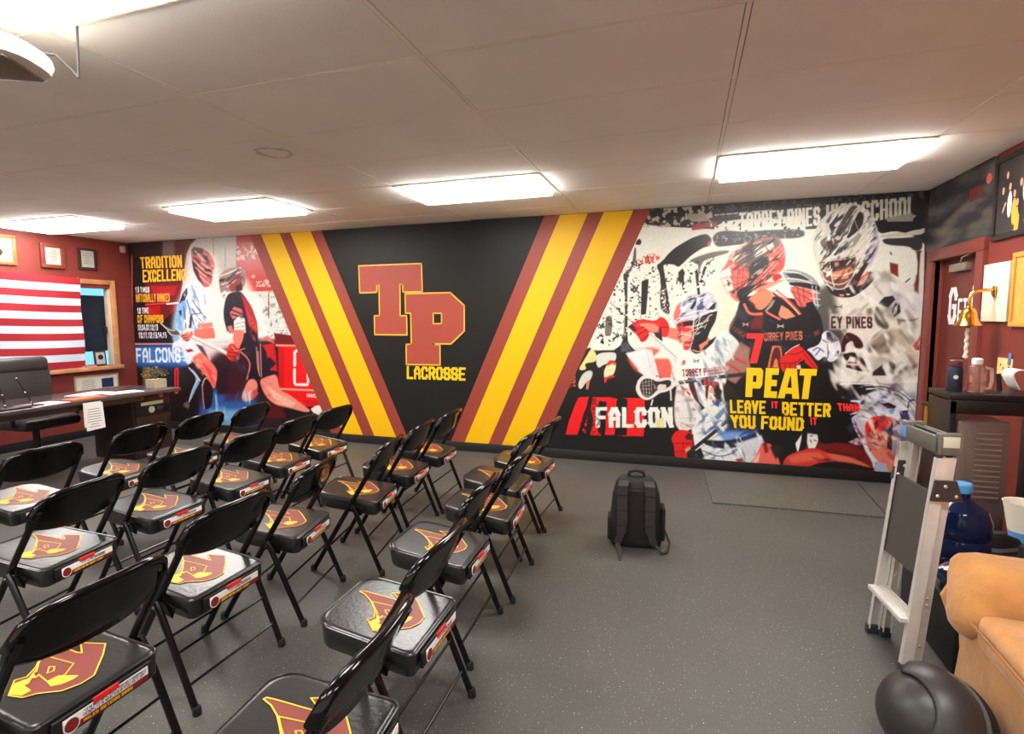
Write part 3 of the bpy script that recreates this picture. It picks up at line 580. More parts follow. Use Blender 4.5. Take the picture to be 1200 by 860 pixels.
    m.ls('150,185 260,180 420,180 560,230 650,310|300,200 430,190 540,220 650,280 700,340|340,220 460,210 600,290 660,370', 1.6, (222, 218, 214)); m.ls('280,195 430,210 560,260 620,310|350,200 480,200 600,250 680,330', 1.3, (44, 42, 58))
    m.p('200,310 300,280 400,235 470,235 560,290 640,360 690,440 700,520 640,560 620,640 600,740 590,830 500,830 440,760 380,800 330,660 300,590 250,500 230,420 300,390 200,410 290,370 310,320', (214, 212, 222), 1.0)
    m.p('210,300 290,270 350,260 320,330 280,340 310,300', (60, 66, 90), 1.0); m.p('230,430 290,400 330,480 330,600 260,520', (176, 178, 196), 1.2); m.p('400,290 440,250 520,290 560,330 540,400 480,400 430,330', (172, 178, 206), 1.2); m.p('445,325 500,315 555,345 540,360 490,360', (72, 28, 36), .7); m.p('505,370 540,360 530,400 500,400', (100, 140, 190), .7); m.p('575,380 640,370 650,440 590,435', (58, 62, 104), .8, nz=(2.5, .3, 3)); m.ls('640,350 650,300 680,300|620,430 690,480', 2.0, (56, 58, 96))
    m.p('325,480 350,430 430,410 530,420 590,470 610,540 600,660 590,740 570,840 490,830 440,760 370,680 330,600', (226, 130, 112), .8); m.p('330,480 360,425 440,412 500,420 490,500 440,530 400,480 340,560', (236, 62, 52), 1.5); m.p('385,470 420,440 430,480 400,520', (130, 26, 26), .8); m.p('490,520 540,440 580,470 520,560 530,660 490,650', (58, 34, 46), 1.0); m.p('530,430 600,500 610,600 570,610 530,520', (198, 178, 190), 1.0); m.p('540,610 600,650 580,690 530,650', (60, 58, 86), 1.0); m.p('380,570 440,540 470,600 430,650 380,620', (240, 160, 136), 1.2); m.p('480,680 560,680 560,740 500,720', (210, 100, 92), 1.2)
    m.p('400,740 480,760 500,830 570,840 560,870 390,810', (160, 170, 196), 1.0)
    m.p('-60,560 30,620 120,600 220,610 320,650 380,740 390,800 300,770 180,740 80,730 0,750 -80,800 -200,830', (120, 40, 36), 1.4); m.p('-40,660 60,680 200,700 340,760 380,790 200,745 60,745 -60,780', (200, 112, 92), 1.2); m.p('210,600 270,570 310,590 300,630 250,620', (176, 160, 172), 1.0)
    m.fr((870, 440, 7.17))
    m.p('330,770 360,680 480,630 620,605 720,660 760,720 640,740 560,775', (196, 74, 62), 1.2); m.p('380,690 500,650 640,640 700,700 560,720 420,740', (220, 122, 100), 1.8, .7); m.p('540,775 640,735 780,720 932,760 932,800', (26, 20, 22), 1)
    m.p('50,745 110,680 160,570 230,570 280,620 320,750', (222, 110, 100), 1.2); m.p('170,570 200,560 220,640 190,650', (120, 40, 36), 1.5); m.p('230,600 330,560 320,660 280,700', (60, 34, 32), 2); m.p('110,690 150,640 130,740 60,745', (236, 170, 150), 1.2); m.p('0,590 60,600 120,560 150,580 100,680 40,740 0,720', (196, 196, 196), 2)
    m.p('445,572 500,490 490,560 470,635 460,635', (232, 230, 214), .5); m.p('545,482 630,495 637,545 610,610 556,612 542,560', (232, 230, 214), .5); m.ls('570,510 590,505|600,540 620,550|570,540 580,560', 1.0, (60, 56, 56))
    m.fr(PX)
    # fabric folds, cage wires and halos that give the print its depth
    m.fr(PX); J = '800,418 815,422 846,388 868,404 850,446 846,462 860,492 893,505 890,530 860,552 818,552 812,510 798,456 782,440'
    m.p(J, (120, 130, 150), 2, .75, nz=(5, .56, 11, 1.2, 3.5)); m.p(J, (250, 250, 244), 2, .8, nz=(4, .60, 15, 1.0, 3.0)); m.p('845,460 893,500 890,545 830,552 815,500', (60, 84, 140), 3, .8, nz=(6, .54, 19, -.5, 3.5))
    m.p('793,446 806,452 816,478 815,500 800,508 791,498 790,478', (150, 120, 112), 1, .7, nz=(3, .55, 22, .2, 3))
    G = '975,345 1030,312 1076,330 1074,556 1050,550 1020,500 975,470 968,400'
    m.p(G, (120, 113, 108), 4, .6, nz=(12, .55, 31, .9, 2.6)); m.p(G, (56, 52, 54), 4, .55, nz=(11, .66, 36, -.7, 3)); m.p(G, (240, 238, 228), 4, .8, nz=(10, .58, 41, 1.0, 2.5))
    m.p('972,386 1025,386 1024,369 972,368', (196, 190, 178), 2.5, .8); m.text('TORREY P', '800,441.5 828,439.5 827,431 799.5,433', (130, 44, 46), .3, W=.5, sw=.17, gap=.14); m.text('EY PINES', '974,384.5 1022,384.5 1021.7,371.2 974,370.5', (74, 22, 26), .4, W=.5, sw=.17, gap=.12, space=.32)
    m.p('957,270 967,255 995,238 1010,240 1024,256 1030,285 1020,305 1000,328 975,333 960,315 953,290', (44, 42, 46), 1.0, .75, nz=(3.2, .55, 51, -.9, 3.5)); m.p('957,270 967,255 995,238 1010,240 1024,256 1030,285 1020,305 1000,328 975,333 960,315', (250, 248, 238), 1.0, .8, nz=(2.6, .60, 57, -.9, 4))
    m.p('851,316 868,283 915,277 920,298 905,325 880,342 865,352 852,335', (40, 34, 38), 1.0, .8, nz=(2.6, .54, 61, -.7, 4)); m.p('851,316 868,283 915,277 920,298 905,325 865,352', (250, 214, 200), 1.0, .7, nz=(2.2, .62, 67, -.7, 4.5))
    m.p('792,362 800,350 825,341 840,352 836,380 818,400 800,408 792,390', (34, 32, 44), .8, .6, nz=(2.6, .58, 73, -.4, 3)); m.p('792,362 800,350 825,341 840,352 836,380 818,400', (250, 246, 246), .8, .7, nz=(2.2, .63, 79, -.5, 4))
    m.p('858,385 880,372 950,368 964,392 960,412 870,412', (76, 78, 98), 2, .6, nz=(5, .58, 83, .6, 3)); m.p('965,470 1000,462 1060,455 1074,500 1066,540 1010,530 985,490', (90, 92, 120), 2, .7, nz=(4, .57, 87, .5, 3)); m.p('965,470 1000,462 1060,455 1074,500', (246, 246, 248), 2, .7, nz=(4, .62, 89, .4, 3))
    m.p('925,528 960,522 1010,535 1025,552 900,552', (90, 26, 26), 3, .7, nz=(6, .55, 93, .2, 3)); m.p('985,495 1010,488 1030,500 1035,545 1015,540 995,520', (120, 20, 24), 2, .6, nz=(5, .58, 95, 1.2, 2))
    m.p('852,466 980,468 980,508 852,504', (20, 18, 20), 5, .72); m.e('797,478', 9, 16, (250, 246, 240), 6, .35); m.p('690,325 735,300 775,310 835,300 840,330 790,350 735,400 690,400', (34, 30, 32), 1, .8, nz=(3.2, .66, 97))
    m.ls('732,322 734,352 734,396|776,314 781,344 783,366|799,316 801,338|816,318 819,344|836,303 826,312 822,330', 3.0, (38, 34, 36), nz=(3, .30, 101)); m.p('752,330 760,327 759,345 757,368 751,369', (34, 30, 34), .6); m.p('769,311 793,292 812,280 829,274 834,283 806,300 795,313 788,309', (24, 22, 24), .6)
    m.p('690,465 701,465 705,510 676,510', INK, .4, .5, nz=(2.2, .5, 103)); m.p('755,478 758,470 790,476 790,481', (250, 248, 238), .5, .0)
    return m
def mural_left():
    m = Print(XL + .004, -3.70, .1, H - .002, .0092); m.base((36, 28, 32)); m.fr(PX)
    m.p('150,280 178,282 178,345 170,420 150,420', (34, 28, 34), 1); m.p('176,280 226,278 222,345 172,345', (98, 44, 42), 1.5); m.p('190,282 205,281 205,300 190,302', (120, 108, 104), 2); m.p('150,280 190,280 188,300 150,300', (66, 48, 48), 3)
    m.p('222,276 280,270 330,275 350,395 330,400 240,420 205,400 212,340', (172, 168, 158), 1.5); m.ls('250,280 250,312|264,290 264,312|252,340 252,385', 1.0, (140, 132, 124)); m.p('277,270 322,270 336,340 277,338', (168, 70, 62), 1.0); m.p('277,285 330,285 333,310 277,310', (214, 190, 178), 1.5, .8, nz=(2.5, .5, 3)); m.p('277,305 336,305 337,342 290,342', (184, 70, 64), 1.0); m.e('297,324', 2.2, 2, (226, 160, 150)); m.p('300,330 316,327 318,336 300,336', (226, 180, 170), .8, nz=(1.5, .4, 5))
    m.p('290,342 340,340 352,392 345,396 312,396', (200, 204, 196), .8); m.p('300,342 350,340 352,395 315,395', (110, 110, 108), .6, .8, nz=(3, .62, 9)); m.l('315,344 315,372', 1.2, (150, 60, 56))
    m.p('170,331 214,331 208,360 190,378 170,372', (120, 34, 38), 1.5); m.p('176,335 208,335 204,346 180,346', (170, 34, 42), 1.2); m.p('172,360 188,358 188,368 175,368', (176, 32, 40), 1); m.ls('171,357 196,355', 1.6, (226, 70, 70)); m.ls('196,356 208,355', 1.8, (240, 230, 226))
    m.p('162,404 216,404 216,440 162,440', (44, 80, 120), 8, .9)
    m.p('140,436 228,436 240,510 140,510', (30, 26, 30), 9)
    m.p('238,400 300,395 330,400 330,500 238,500', (66, 38, 48), 3); m.p('238,455 300,455 300,500 230,500', (66, 104, 156), 6); m.p('245,480 290,480 290,500 245,500', (150, 190, 226), 4, .7); m.p('255,425 280,425 282,462 255,462', (52, 34, 48), 3)
    m.ls('151,403 205,403', 1.8, (236, 150, 140)); m.ls('154.6,300 155,370 160,455', 1.1, (226, 110, 104)); m.ls('150,370 153,420 156,455', .9, (190, 70, 70)); m.l('238,403 268,403', 1.2, (226, 120, 116))
    m.ls('207,433 207,459', 5, (216, 48, 50)); m.ls('207,434 207,458', 2.2, (130, 24, 30))
    m.text('13 TIMES', '158.8,342.8 175.2,342.6 174.8,336.2 158.4,336.4', (226, 222, 224), .3, W=.5, sw=.2, gap=.1)
    m.text('NATIONALLY RANKED', '159.8,354 199,353.4 198.6,343.6 159.3,344.4', (226, 168, 66), .3, W=.48, sw=.17, gap=.1)
    m.text('12 TIME', '161,367.4 174.6,367 174.2,360.6 160.6,360.8', (226, 222, 224), .3, W=.5, sw=.2, gap=.1)
    m.text('CIF CHAMPIONS', '161.6,378.8 191.6,378.6 191,368.6 161,368.8', (230, 168, 60), .3, W=.48, sw=.17, gap=.1)
    m.text('03,04,07,12,13', '162,387.2 185,387 184.8,380.2 161.6,380.4', (222, 214, 222), .3, W=.5, sw=.18, gap=.08); m.text('10,11,12,13,14,15', '162.6,396.2 195.4,396 195,389.2 162.2,389.4', (222, 214, 222), .3, W=.5, sw=.18, gap=.06)
    m.p('168,430 176,430 177,452 167,452', (170, 140, 80), 1.5, .7)
    # halo round the players
    m.p('222,288 252,300 260,330 285,320 300,345 318,395 300,398 255,412 238,432 200,400 204,362 220,330', (236, 234, 226), 7, .8)
    m.p('157,406 213,404 215,428 157,428', (70, 124, 186), 5, .9)
    # player in white
    m.fr((200, 280, 7.82))
    m.p('60,860 50,1000 90,1060 140,1120 220,1150 280,1010 350,860 350,760 310,450 240,345 215,330 130,450 60,620', (206, 212, 220), 1.2); m.p('60,620 130,470 150,640 100,860 40,1000 20,900', (132, 170, 214), 1.6); m.p('80,590 110,500 150,445 155,500 130,560', (44, 44, 58), .7); m.p('75,660 100,650 100,700 85,700', (50, 54, 80), .7)
    m.ls('120,620 140,760 140,860|150,560 190,700 220,800|200,560 250,640 320,720|200,640 240,700 300,760|190,690 280,680', 1.1, (66, 70, 92)); m.p('180,700 200,700 190,820 165,820', (50, 50, 62), .7); m.p('220,720 300,690 330,780 270,830 215,800', (222, 222, 214), .8); m.ls('230,740 290,790|250,720 300,770', .9, (90, 90, 100))
    m.p('185,105 215,70 300,85 360,130 390,190 410,240 390,300 380,400 350,440 310,445 250,370 215,300 195,200', (190, 112, 108), .8); m.p('190,100 215,72 300,88 300,130 250,130 220,160', (96, 86, 88), .8); m.p('290,140 340,160 350,220 310,190', (84, 56, 62), .7); m.p('300,280 380,270 375,300 310,300', (50, 34, 42), .6); m.p('195,200 240,220 260,330 310,440 250,370 210,290', (70, 50, 58), .8); m.p('340,110 400,220 405,260 360,200', (214, 100, 96), .8)
    m.ls('200,150 290,230 390,290|215,200 300,290 380,330|230,260 310,340 380,370|250,140 330,220 400,250|220,110 260,140 300,210|270,340 330,400 370,420', 1.0, (222, 176, 170)); m.ls('210,170 300,260 370,300|225,240 310,320 370,350|260,120 350,200', .9, (60, 44, 52))
    m.fr((200, 380, 7.82))
    m.p('215,55 320,30 400,28 410,128 300,136 215,112', (228, 120, 108), .8); m.p('390,20 480,0 500,70 480,120 420,128', (226, 222, 208), .8); m.p('240,0 380,-20 390,20 260,40', (226, 130, 116), .8)
    m.p('20,170 60,150 100,150 230,160 280,230 270,260 210,300 190,340 160,380 120,330 60,360 30,300 70,250 15,220', (216, 222, 230), 1.4); m.p('0,220 100,200 130,330 170,390 90,370 40,330 60,270', (92, 140, 204), 2.4, .85); m.ls('20,200 120,180|10,260 110,240|60,300 160,290|120,330 190,330', 1.3, (222, 230, 240)); m.p('135,235 190,225 212,245 160,258', (150, 44, 48), .6); m.p('230,180 290,200 330,270 350,330 280,250', (96, 76, 84), 1.2); m.l('300,190 330,260 360,320', 1.6, (206, 170, 166))
    m.fr(PX); m.text('FALCONS', '160,424.8 212,424.6 211,407.2 159.4,408', (226, 238, 250), .5, .9, W=.6, sw=.16, gap=.12); m.fr((200, 380, 7.82))
    m.p('195,320 215,290 280,252 350,320 420,400 432,470 400,615 340,500 250,400', (232, 120, 108), .9); m.p('300,350 380,430 400,560 350,480 280,400', (224, 84, 80), 1.4); m.p('190,330 250,390 340,490 300,480 270,520 210,430', (52, 42, 50), 1.0); m.p('270,520 310,490 360,520 395,610 370,770 300,780 290,600', (48, 32, 38), 1.0); m.l('290,560 310,500 330,490', 1.6, (206, 160, 150)); m.l('290,560 300,700 310,770', 1.4, (180, 130, 130))
    m.p('180,390 240,450 275,520 230,600 190,690 165,700 200,590 240,510', (120, 166, 214), 1.0); m.l('170,400 235,470 270,515', 1.6, (214, 200, 206)); m.l('250,500 200,600 170,710', 1.4, (196, 190, 204)); m.p('110,730 150,700 180,740 160,780 120,750', (110, 96, 96), .8)
    m.l('165,100 380,200 520,270', 4.4, (232, 222, 206)); m.l('170,112 380,212 515,280', .9, (150, 120, 114)); m.p('90,100 150,50 200,60 210,90 160,160 120,150', (206, 120, 108), .8); m.ls('100,110 130,100|120,130 150,120|140,150 170,140', 1.0, (90, 34, 34)); m.p('80,60 180,30 200,60 100,90', (222, 214, 200), .8)
    m.fr((150, 370, 8.6)); m.p('330,80 380,100 440,130 520,160 530,200 450,215 400,150', (100, 92, 96), .6); m.ls('330,75 400,140 470,150|400,150 440,200 520,200', 1.1, (206, 198, 192))
    # dark player
    m.fr((200, 280, 7.82))
    m.p('440,390 450,340 480,300 530,270 640,248 690,285 690,400 655,470 560,485 515,480 490,560 460,510', (150, 128, 126), 1.0); m.p('520,420 600,330 640,270 650,400 620,470 560,480', (150, 60, 60), 1.0); m.p('450,370 500,360 480,390 445,395', INK, .7); m.ls('460,340 560,300 640,265|500,400 570,330 640,300|520,440 600,370|470,420 520,400', 1.3, (226, 214, 208)); m.ls('520,380 600,300|540,410 630,340', 1.3, (54, 44, 50)); m.p('600,430 650,400 660,470 600,480', (52, 28, 36), .8); m.p('460,500 500,470 520,500 490,560', (222, 216, 210), .7)
    m.p('500,560 530,500 600,480 650,480 740,620 790,760 800,900 810,1010 800,1160 760,1260 640,1290 560,1290 560,1180 620,1000 600,860 520,860 480,700', (40, 38, 54), 1.0); m.p('640,490 740,620 790,760 800,880 720,800 680,640', (176, 50, 52), 1.6); m.p('700,660 760,700 800,850 720,780', (206, 90, 86), 1.4, nz=(3, .4, 3))
    m.p('540,680 580,620 650,640 670,700 570,740', (196, 116, 108), .8); m.ls('560,650 660,690|560,690 660,720|550,740 660,735', 1.6, (50, 44, 58)); m.p('580,750 630,705 680,730 690,860 580,860', (226, 222, 208), .7); m.ls('590,780 670,760|590,810 680,800|590,840 680,830', .8, (150, 140, 130)); m.p('520,800 560,790 580,850 540,870', (196, 120, 110), .8)
    m.fr((200, 380, 7.82))
    m.p('580,50 680,60 660,150 620,240 590,230 570,130', (228, 128, 116), .8); m.p('510,280 530,190 570,170 640,240 630,320 580,350 520,310', (206, 66, 60), .8); m.ls('530,250 620,270|530,290 610,300|560,230 690,230', 1.1, (96, 24, 28)); m.l('560,200 600,250 680,220', 1.1, (222, 150, 140)); m.e('615,310', 1.8, 2.2, (226, 216, 206))
    m.p('540,340 640,250 720,360 720,480 640,700 500,700', (96, 34, 46), 5, .6); m.l('640,250 700,300 735,370 700,500', 1.8, (196, 120, 120))
    m.fr((270, 380, 7.815))
    m.p('400,80 560,100 620,200 420,200', (120, 24, 28), 1.0); m.p('440,190 610,200 780,600 900,760 460,740 450,580', (228, 32, 36), 1.0); m.p('440,200 500,200 490,580 450,580', (186, 26, 32), 2); m.ls('420,192 610,196|450,592 790,606', 2.2, (236, 150, 136))
    m.p('330,740 480,750 520,860 330,860', (100, 26, 32), 1.4); m.p('640,690 860,700 880,790 700,730', (190, 26, 32), 1)
    D = (240, 214, 204)
    m.ls('590,255 590,375|588,415 588,535|600,552 705,552|710,430 712,530|605,240 632,242', 3.2, D); m.text('INC', '700,668 792,670 790,640 700,636', (232, 190, 180), .3, W=.6, sw=.2)
    m.p('240,230 290,190 400,150 420,220 440,440 300,490 180,500 160,460 220,380', (42, 36, 46), 1.0); m.p('290,190 400,170 420,290 430,430 350,420 330,250', (190, 44, 46), 1.4); m.ls('240,210 250,400 270,470|275,180 285,480|255,250 262,430', 1.2, (196, 140, 134)); m.p('290,340 360,300 420,360 300,470', (50, 40, 58), 1.4); m.p('270,150 340,100 420,180 330,150', (206, 120, 114), 1)
    m.p('100,660 160,510 220,495 260,560 270,620 190,700 120,710', (228, 140, 124), .9); m.p('170,640 250,580 260,630 200,690', (190, 90, 84), 1.0); m.p('265,510 330,480 430,450 450,600 540,640 660,730 740,790 700,810 560,770 420,740 350,690 300,620', (230, 138, 124), .9); m.p('330,560 450,640 600,720 560,760 420,720', (238, 170, 152), 1.4); m.p('250,500 280,600 330,660 250,620', (60, 34, 42), 1); m.p('735,775 780,745 830,740 860,780 810,830 760,810', (228, 214, 206), .7)
    m.fr(PX); J = '207,365 217,338 228,322 240,337 244,378 233,388 220,392 206,392'
    m.p(J, (110, 140, 186), 1.5, .75, nz=(4, .55, 111, 1.2, 3)); m.p(J, (250, 250, 248), 1.5, .7, nz=(3.5, .60, 113, 1.2, 3)); m.p('224,293 240,290 252,312 248,334 240,336 226,312', (44, 30, 38), .8, .7, nz=(2.6, .56, 117, .6, 4))
    m.p('257,330 262,318 285,312 288,335 272,342 262,350', (60, 44, 50), .8, .6, nz=(2.6, .56, 119, -.7, 3)); m.p('265,342 285,342 300,375 302,400 298,430 275,440 265,400', (90, 92, 116), 1.5, .6, nz=(4, .60, 121, 1.0, 3)); m.p('284,345 300,372 303,400 296,400', (206, 70, 66), 1.5, .6, nz=(3, .5, 123, 1.0, 3))
    m.p('225,418 238,414 254,435 252,456 243,446 230,432', (250, 176, 160), 1.5, .6, nz=(4, .58, 125, .8, 3)); m.p('303,445 327,438 350,460 372,480 345,478 315,470', (190, 84, 78), 1.5, .6, nz=(4, .60, 127, .6, 3)); m.p('245,462 300,458 300,490 240,490', (170, 206, 236), 3, .7, nz=(5, .58, 129, 1.5, 3))
    m.fr(PX)
    return m
mural_left().build('mural_print', wall_b, .0015, .33, keep=lambda X, Z: X < -5.08 + .446 * (2.556 - Z))
mural_right().build('mural_print', wall_b, .0015, .36, keep=lambda X, Z: X > -.50 - .449 * (2.556 - Z))

# painted stripes, emblem and words on the back wall
M_YEL = mat('yellow wall paint', (226, 176, 2), 0.5, spec=.35, bump=.04, bscale=60); M_MAR = mat('maroon stripe paint', (140, 57, 43), 0.5, bump=.04, bscale=60)
M_SIGNY = mat('yellow vinyl', (232, 188, 10), 0.45); M_SIGNR = mat('red vinyl', (232, 42, 38), 0.45); M_EMB = mat('maroon emblem paint', (160, 66, 50), .5); M_GOLD = mat('gold outline paint', (232, 176, 50), .5)
def stripe(x0, x1, k, m, lift):
    zt, zb = H - .001, .1
    MB().prism([(x0, YB - lift, zt), (x1, YB - lift, zt), (x1 + k * (zt - zb), YB - lift, zb), (x0 + k * (zt - zb), YB - lift, zb)], (0, .0008, 0)).build('painted_stripe', m, wall_b, smooth=False)
E_ = [-5.245, -5.072, -4.788, -4.63, -4.333, -4.178]
for i in range(5): stripe(E_[i], E_[i + 1], .446, (M_MAR, M_YEL)[i % 2], .003)
E_ = [-1.426, -1.256, -.968, -.808, -.516, -.352]
for i in range(5): stripe(E_[i], E_[i + 1], -.449, (M_MAR, M_YEL)[i % 2], .003)
TP = [(-3.675, 2.121), (-2.855, 2.119), (-2.852, 1.803), (-3.10, 1.803), (-3.10, 1.895), (-3.135, 1.895), (-3.143, 1.534), (-3.058, 1.534), (-3.06, 1.312), (-3.487, 1.314), (-3.485, 1.536), (-3.415, 1.536), (-3.41, 1.902), (-3.44, 1.902), (-3.44, 1.808), (-3.672, 1.806)]
PP = [(-3.072, 1.784), (-2.505, 1.786), (-2.34, 1.642), (-2.342, 1.359), (-2.508, 1.213), (-2.722, 1.214), (-2.722, 1.203), (-2.643, 1.203), (-2.646, .972), (-3.077, .969), (-3.073, 1.204), (-3.006, 1.205), (-3.004, 1.562), (-3.073, 1.562)]
def off_line(mb, P, wd, y):
    n = len(P)
    for i in range(n):
        a, b = Vector((P[i][0], 0, P[i][1])), Vector((P[(i + 1) % n][0], 0, P[(i + 1) % n][1])); d = (b - a).normalized(); nn = Vector((-d.z, 0, d.x)) * wd / 2
        a2, b2 = a - d * wd / 2, b + d * wd / 2
        mb.prism([(q.x, y, q.z) for q in (a2 + nn, b2 + nn, b2 - nn, a2 - nn)], (0, .0008, 0))
em = MB().prism([(x, YB - .003, z) for x, z in TP], (0, .001, 0)).build('emblem_letter', M_EMB, wall_b, smooth=False)
ho = [(-2.721, 1.559), (-2.616, 1.559), (-2.617, 1.441), (-2.722, 1.441)]
MB().prism([(x, YB - .0045, z) for x, z in PP], (0, .001, 0)).build('emblem_letter', M_EMB, wall_b, smooth=False)
MB().prism([(x, YB - .0058, z) for x, z in ho], (0, .001, 0)).build('emblem_counter', mat('charcoal wall paint', (25, 23, 21)), wall_b, smooth=False)
g = MB(); off_line(g, TP, .016, YB - .0055); g.build('emblem_outline', M_GOLD, wall_b, smooth=False)
g = MB(); off_line(g, PP, .016, YB - .007); off_line(g, ho, .016, YB - .007); g.build('emblem_outline', M_GOLD, wall_b, smooth=False)
def word(txt, quad_px, m, name, lift=.004, **k):
    mb = MB(); q = [wall_pt(*p) for p in quad_px]
    for v in q: v.y = YB - lift
    letters(mb, txt, q, (0, .0008, 0), **k); mb.build(name, m, wall_b, smooth=False)
word('LACROSSE', ((477, 444), (545.8, 446), (546, 430.6), (477, 428.8)), M_SIGNY, 'wall_word', W=.62, sw=.2, gap=.08, sh=.17)
word('TRADITION', ((165.4, 314.8), (214, 313.4), (213.4, 298.8), (164.2, 301.4)), M_GOLD, 'wall_word', W=.56, sw=.2, gap=.08, sh=.15)
word('EXCELLENC', ((168, 331), (218, 328.3), (218, 315.2), (167.4, 316.2)), M_GOLD, 'wall_word', W=.56, sw=.2, gap=.08, sh=.15)
PEATQ = [wall_pt(*p) for p in ((873.3, 464.9), (952.8, 467.9), (957.6, 432.3), (874.9, 430.7))]
mb = MB()
for x0, x1, polys in ((0, .245, ((0, 0, .42, 0, .42, 1, 0, 1), (.42, .74, .62, .74, .86, 1, .42, 1), (.62, .74, .62, .52, 1, .44, 1, .9, .86, 1), (.42, .3, .88, .3, 1, .44, .62, .52, .42, .52))),
                      (.28, .47, ((0, 0, .5, 0, .5, 1, 0, 1), (.5, .78, 1, .78, 1, 1, .5, 1), (.5, .4, .92, .4, .92, .61, .5, .61), (.5, 0, 1, 0, 1, .22, .5, .22))),
                      (.485, .80, ((0, 0, .32, 0, .48, .74, .34, 1, .26, 1), (.68, 0, 1, 0, .74, 1, .34, 1, .48, .74, .52, .74), (.36, .16, .64, .16, .60, .36, .40, .36))),
                      (.765, 1.0, ((0, .78, 1, .78, 1, 1, 0, 1), (.30, 0, .70, 0, .70, .78, .30, .78)))):
    for q in polys:
        P = []
        for k in range(0, len(q), 2):
            u, v = x0 + (x1 - x0) * q[k], q[k + 1]; p = (PEATQ[0] * (1 - u) + PEATQ[1] * u) * (1 - v) + (PEATQ[3] * (1 - u) + PEATQ[2] * u) * v; p.y = YB - .0045 - .0002 * polys.index(q); P.append(p)
        mb.poly(P)
mb.build('wall_word', M_SIGNY, wall_b, smooth=False)
word('LEAVE', ((855.8, 484), (897, 485), (897.4, 469.5), (855, 468.4)), M_SIGNY, 'wall_word', W=.56, sw=.2, gap=.08, sh=.17)
word('BETTER', ((916.3, 486.5), (972.6, 488.8), (973.3, 472.6), (916.3, 470.7)), M_SIGNY, 'wall_word', W=.56, sw=.2, gap=.08, sh=.17)
word('YOU', ((857.5, 501), (885, 502.6), (885.3, 487), (855.8, 485.8)), M_SIGNY, 'wall_word', W=.56, sw=.2, gap=.08, sh=.17)
word('FOUND', ((891.6, 502.6), (941.2, 505), (941.9, 489.3), (892.3, 487)), M_SIGNY, 'wall_word', W=.56, sw=.2, gap=.08, sh=.17)
word('IT', ((904.4, 478.2), (911.6, 478.5), (911.6, 470.2), (904, 470)), M_SIGNR, 'wall_word', W=.6, sw=.24, gap=.14)
word('IT', ((950, 497.6), (957, 498), (957.2, 489), (949.3, 488.8)), M_SIGNR, 'wall_word', W=.6, sw=.24, gap=.14)
word('THAN', ((982, 481.2), (1006.5, 482.3), (1007, 473.5), (980.7, 472)), M_SIGNR, 'wall_word', W=.6, sw=.22, gap=.08)
mb = MB(); P = [(300, 435), (475, 435), (468, 480), (405, 735), (330, 735), (392, 487), (300, 484)]
q = [wall_pt(840 + a / 8.6, 340 + b / 8.6) for a, b in P]
for v in q: v.y = YB - .004
mb.prism(q, (0, .0008, 0)).build('wall_numeral', M_SIGNR, wall_b, smooth=False)

# ------------------------------------------------------------------ folding chairs
M_VINYL = mat('black seat vinyl', (32, 31, 31), 0.28, vary=.2, vscale=5, bump=.08, bscale=70, spec=.75)
M_GLOSS = mat('black gloss enamel', (8, 8, 9), 0.11, spec=.42); M_TUBE = mat('black enamel tube', (11, 11, 12), 0.25, spec=.4)
M_RUB = mat('black rubber', (20, 19, 19), .7); M_HOLD = mat('black plastic', (24, 23, 23), .5)
M_EY = mat('yellow print', (236, 180, 40), .45); M_EM = mat('maroon print', (118, 48, 40), .45)
M_WL = mat('white label', (236, 234, 232), .5); M_RT = mat('red tab', (228, 40, 38), .5); M_ML = mat('maroon label', (128, 34, 30), .5); M_BK = mat('black ink', (22, 20, 20), .6); M_CHR = mat('chrome', (200, 196, 188), .25, metal=1)
def seat_z(x): return .447 - .135 * x
def outline(inset=0.0):
    P = []; xf, xr, wf, wr_ = -.205 + inset, .175 - inset, .178 - inset, .186 - inset
    def arc(cx, cy, r, a0, a1, n):
        for k in range(n + 1):
            a = a0 + (a1 - a0) * k / n; P.append((cx + r * math.cos(a), cy + r * math.sin(a)))
    arc(xr - .025, wr_ - .025, .025, 0, PI / 2, 4); arc(xf + .075, wf - .075, .075, PI / 2, PI, 7)
    arc(xf + .075, -wf + .075, .075, PI, 1.5 * PI, 7); arc(xr - .025, -wr_ + .025, .025, 1.5 * PI, 2 * PI, 4)
    return P
def em_pt(px, py):
    dx, dy = px - 165, py - 420; det = 300 * 210 - (-125) * (-15)
    a = (dx * 210 + 125 * dy) / det; b = (300 * dy + 15 * dx) / det
    return (-.165 + a * .18 + b * .165, .05 + a * .08 - b * .18)
def on_seat(P, lift): return [(x, y, seat_z(x) + lift) for x, y in [em_pt(*p) for p in P]]
def P2(t): return [tuple(float(v) for v in p.split(',')) for p in t.split()]
def seat_line(mb, P, wd, lift, closed=False):
    Q = on_seat(P, lift); n = len(Q)
    for i in range(n if closed else n - 1):
        a, b = Vector(Q[i]), Vector(Q[(i + 1) % n]); d = (b - a)
        if d.length < 1e-5: continue
        d.normalize(); nn = Vector((-d.y, d.x, 0)) * wd / 2; a -= d * wd * .35; b += d * wd * .35; o = Vector((0, 0, .0001 * (i % 5)))
        mb.poly([a + nn + o, a - nn + o, b - nn + o, b + nn + o])
EMB_OUT = P2('165,420 180,414 205,418 330,452 352,452 352,410 465,405 444,452 390,535 330,570 250,600 150,616 95,633 40,630 62,577 110,562 150,522 176,472 179,440')
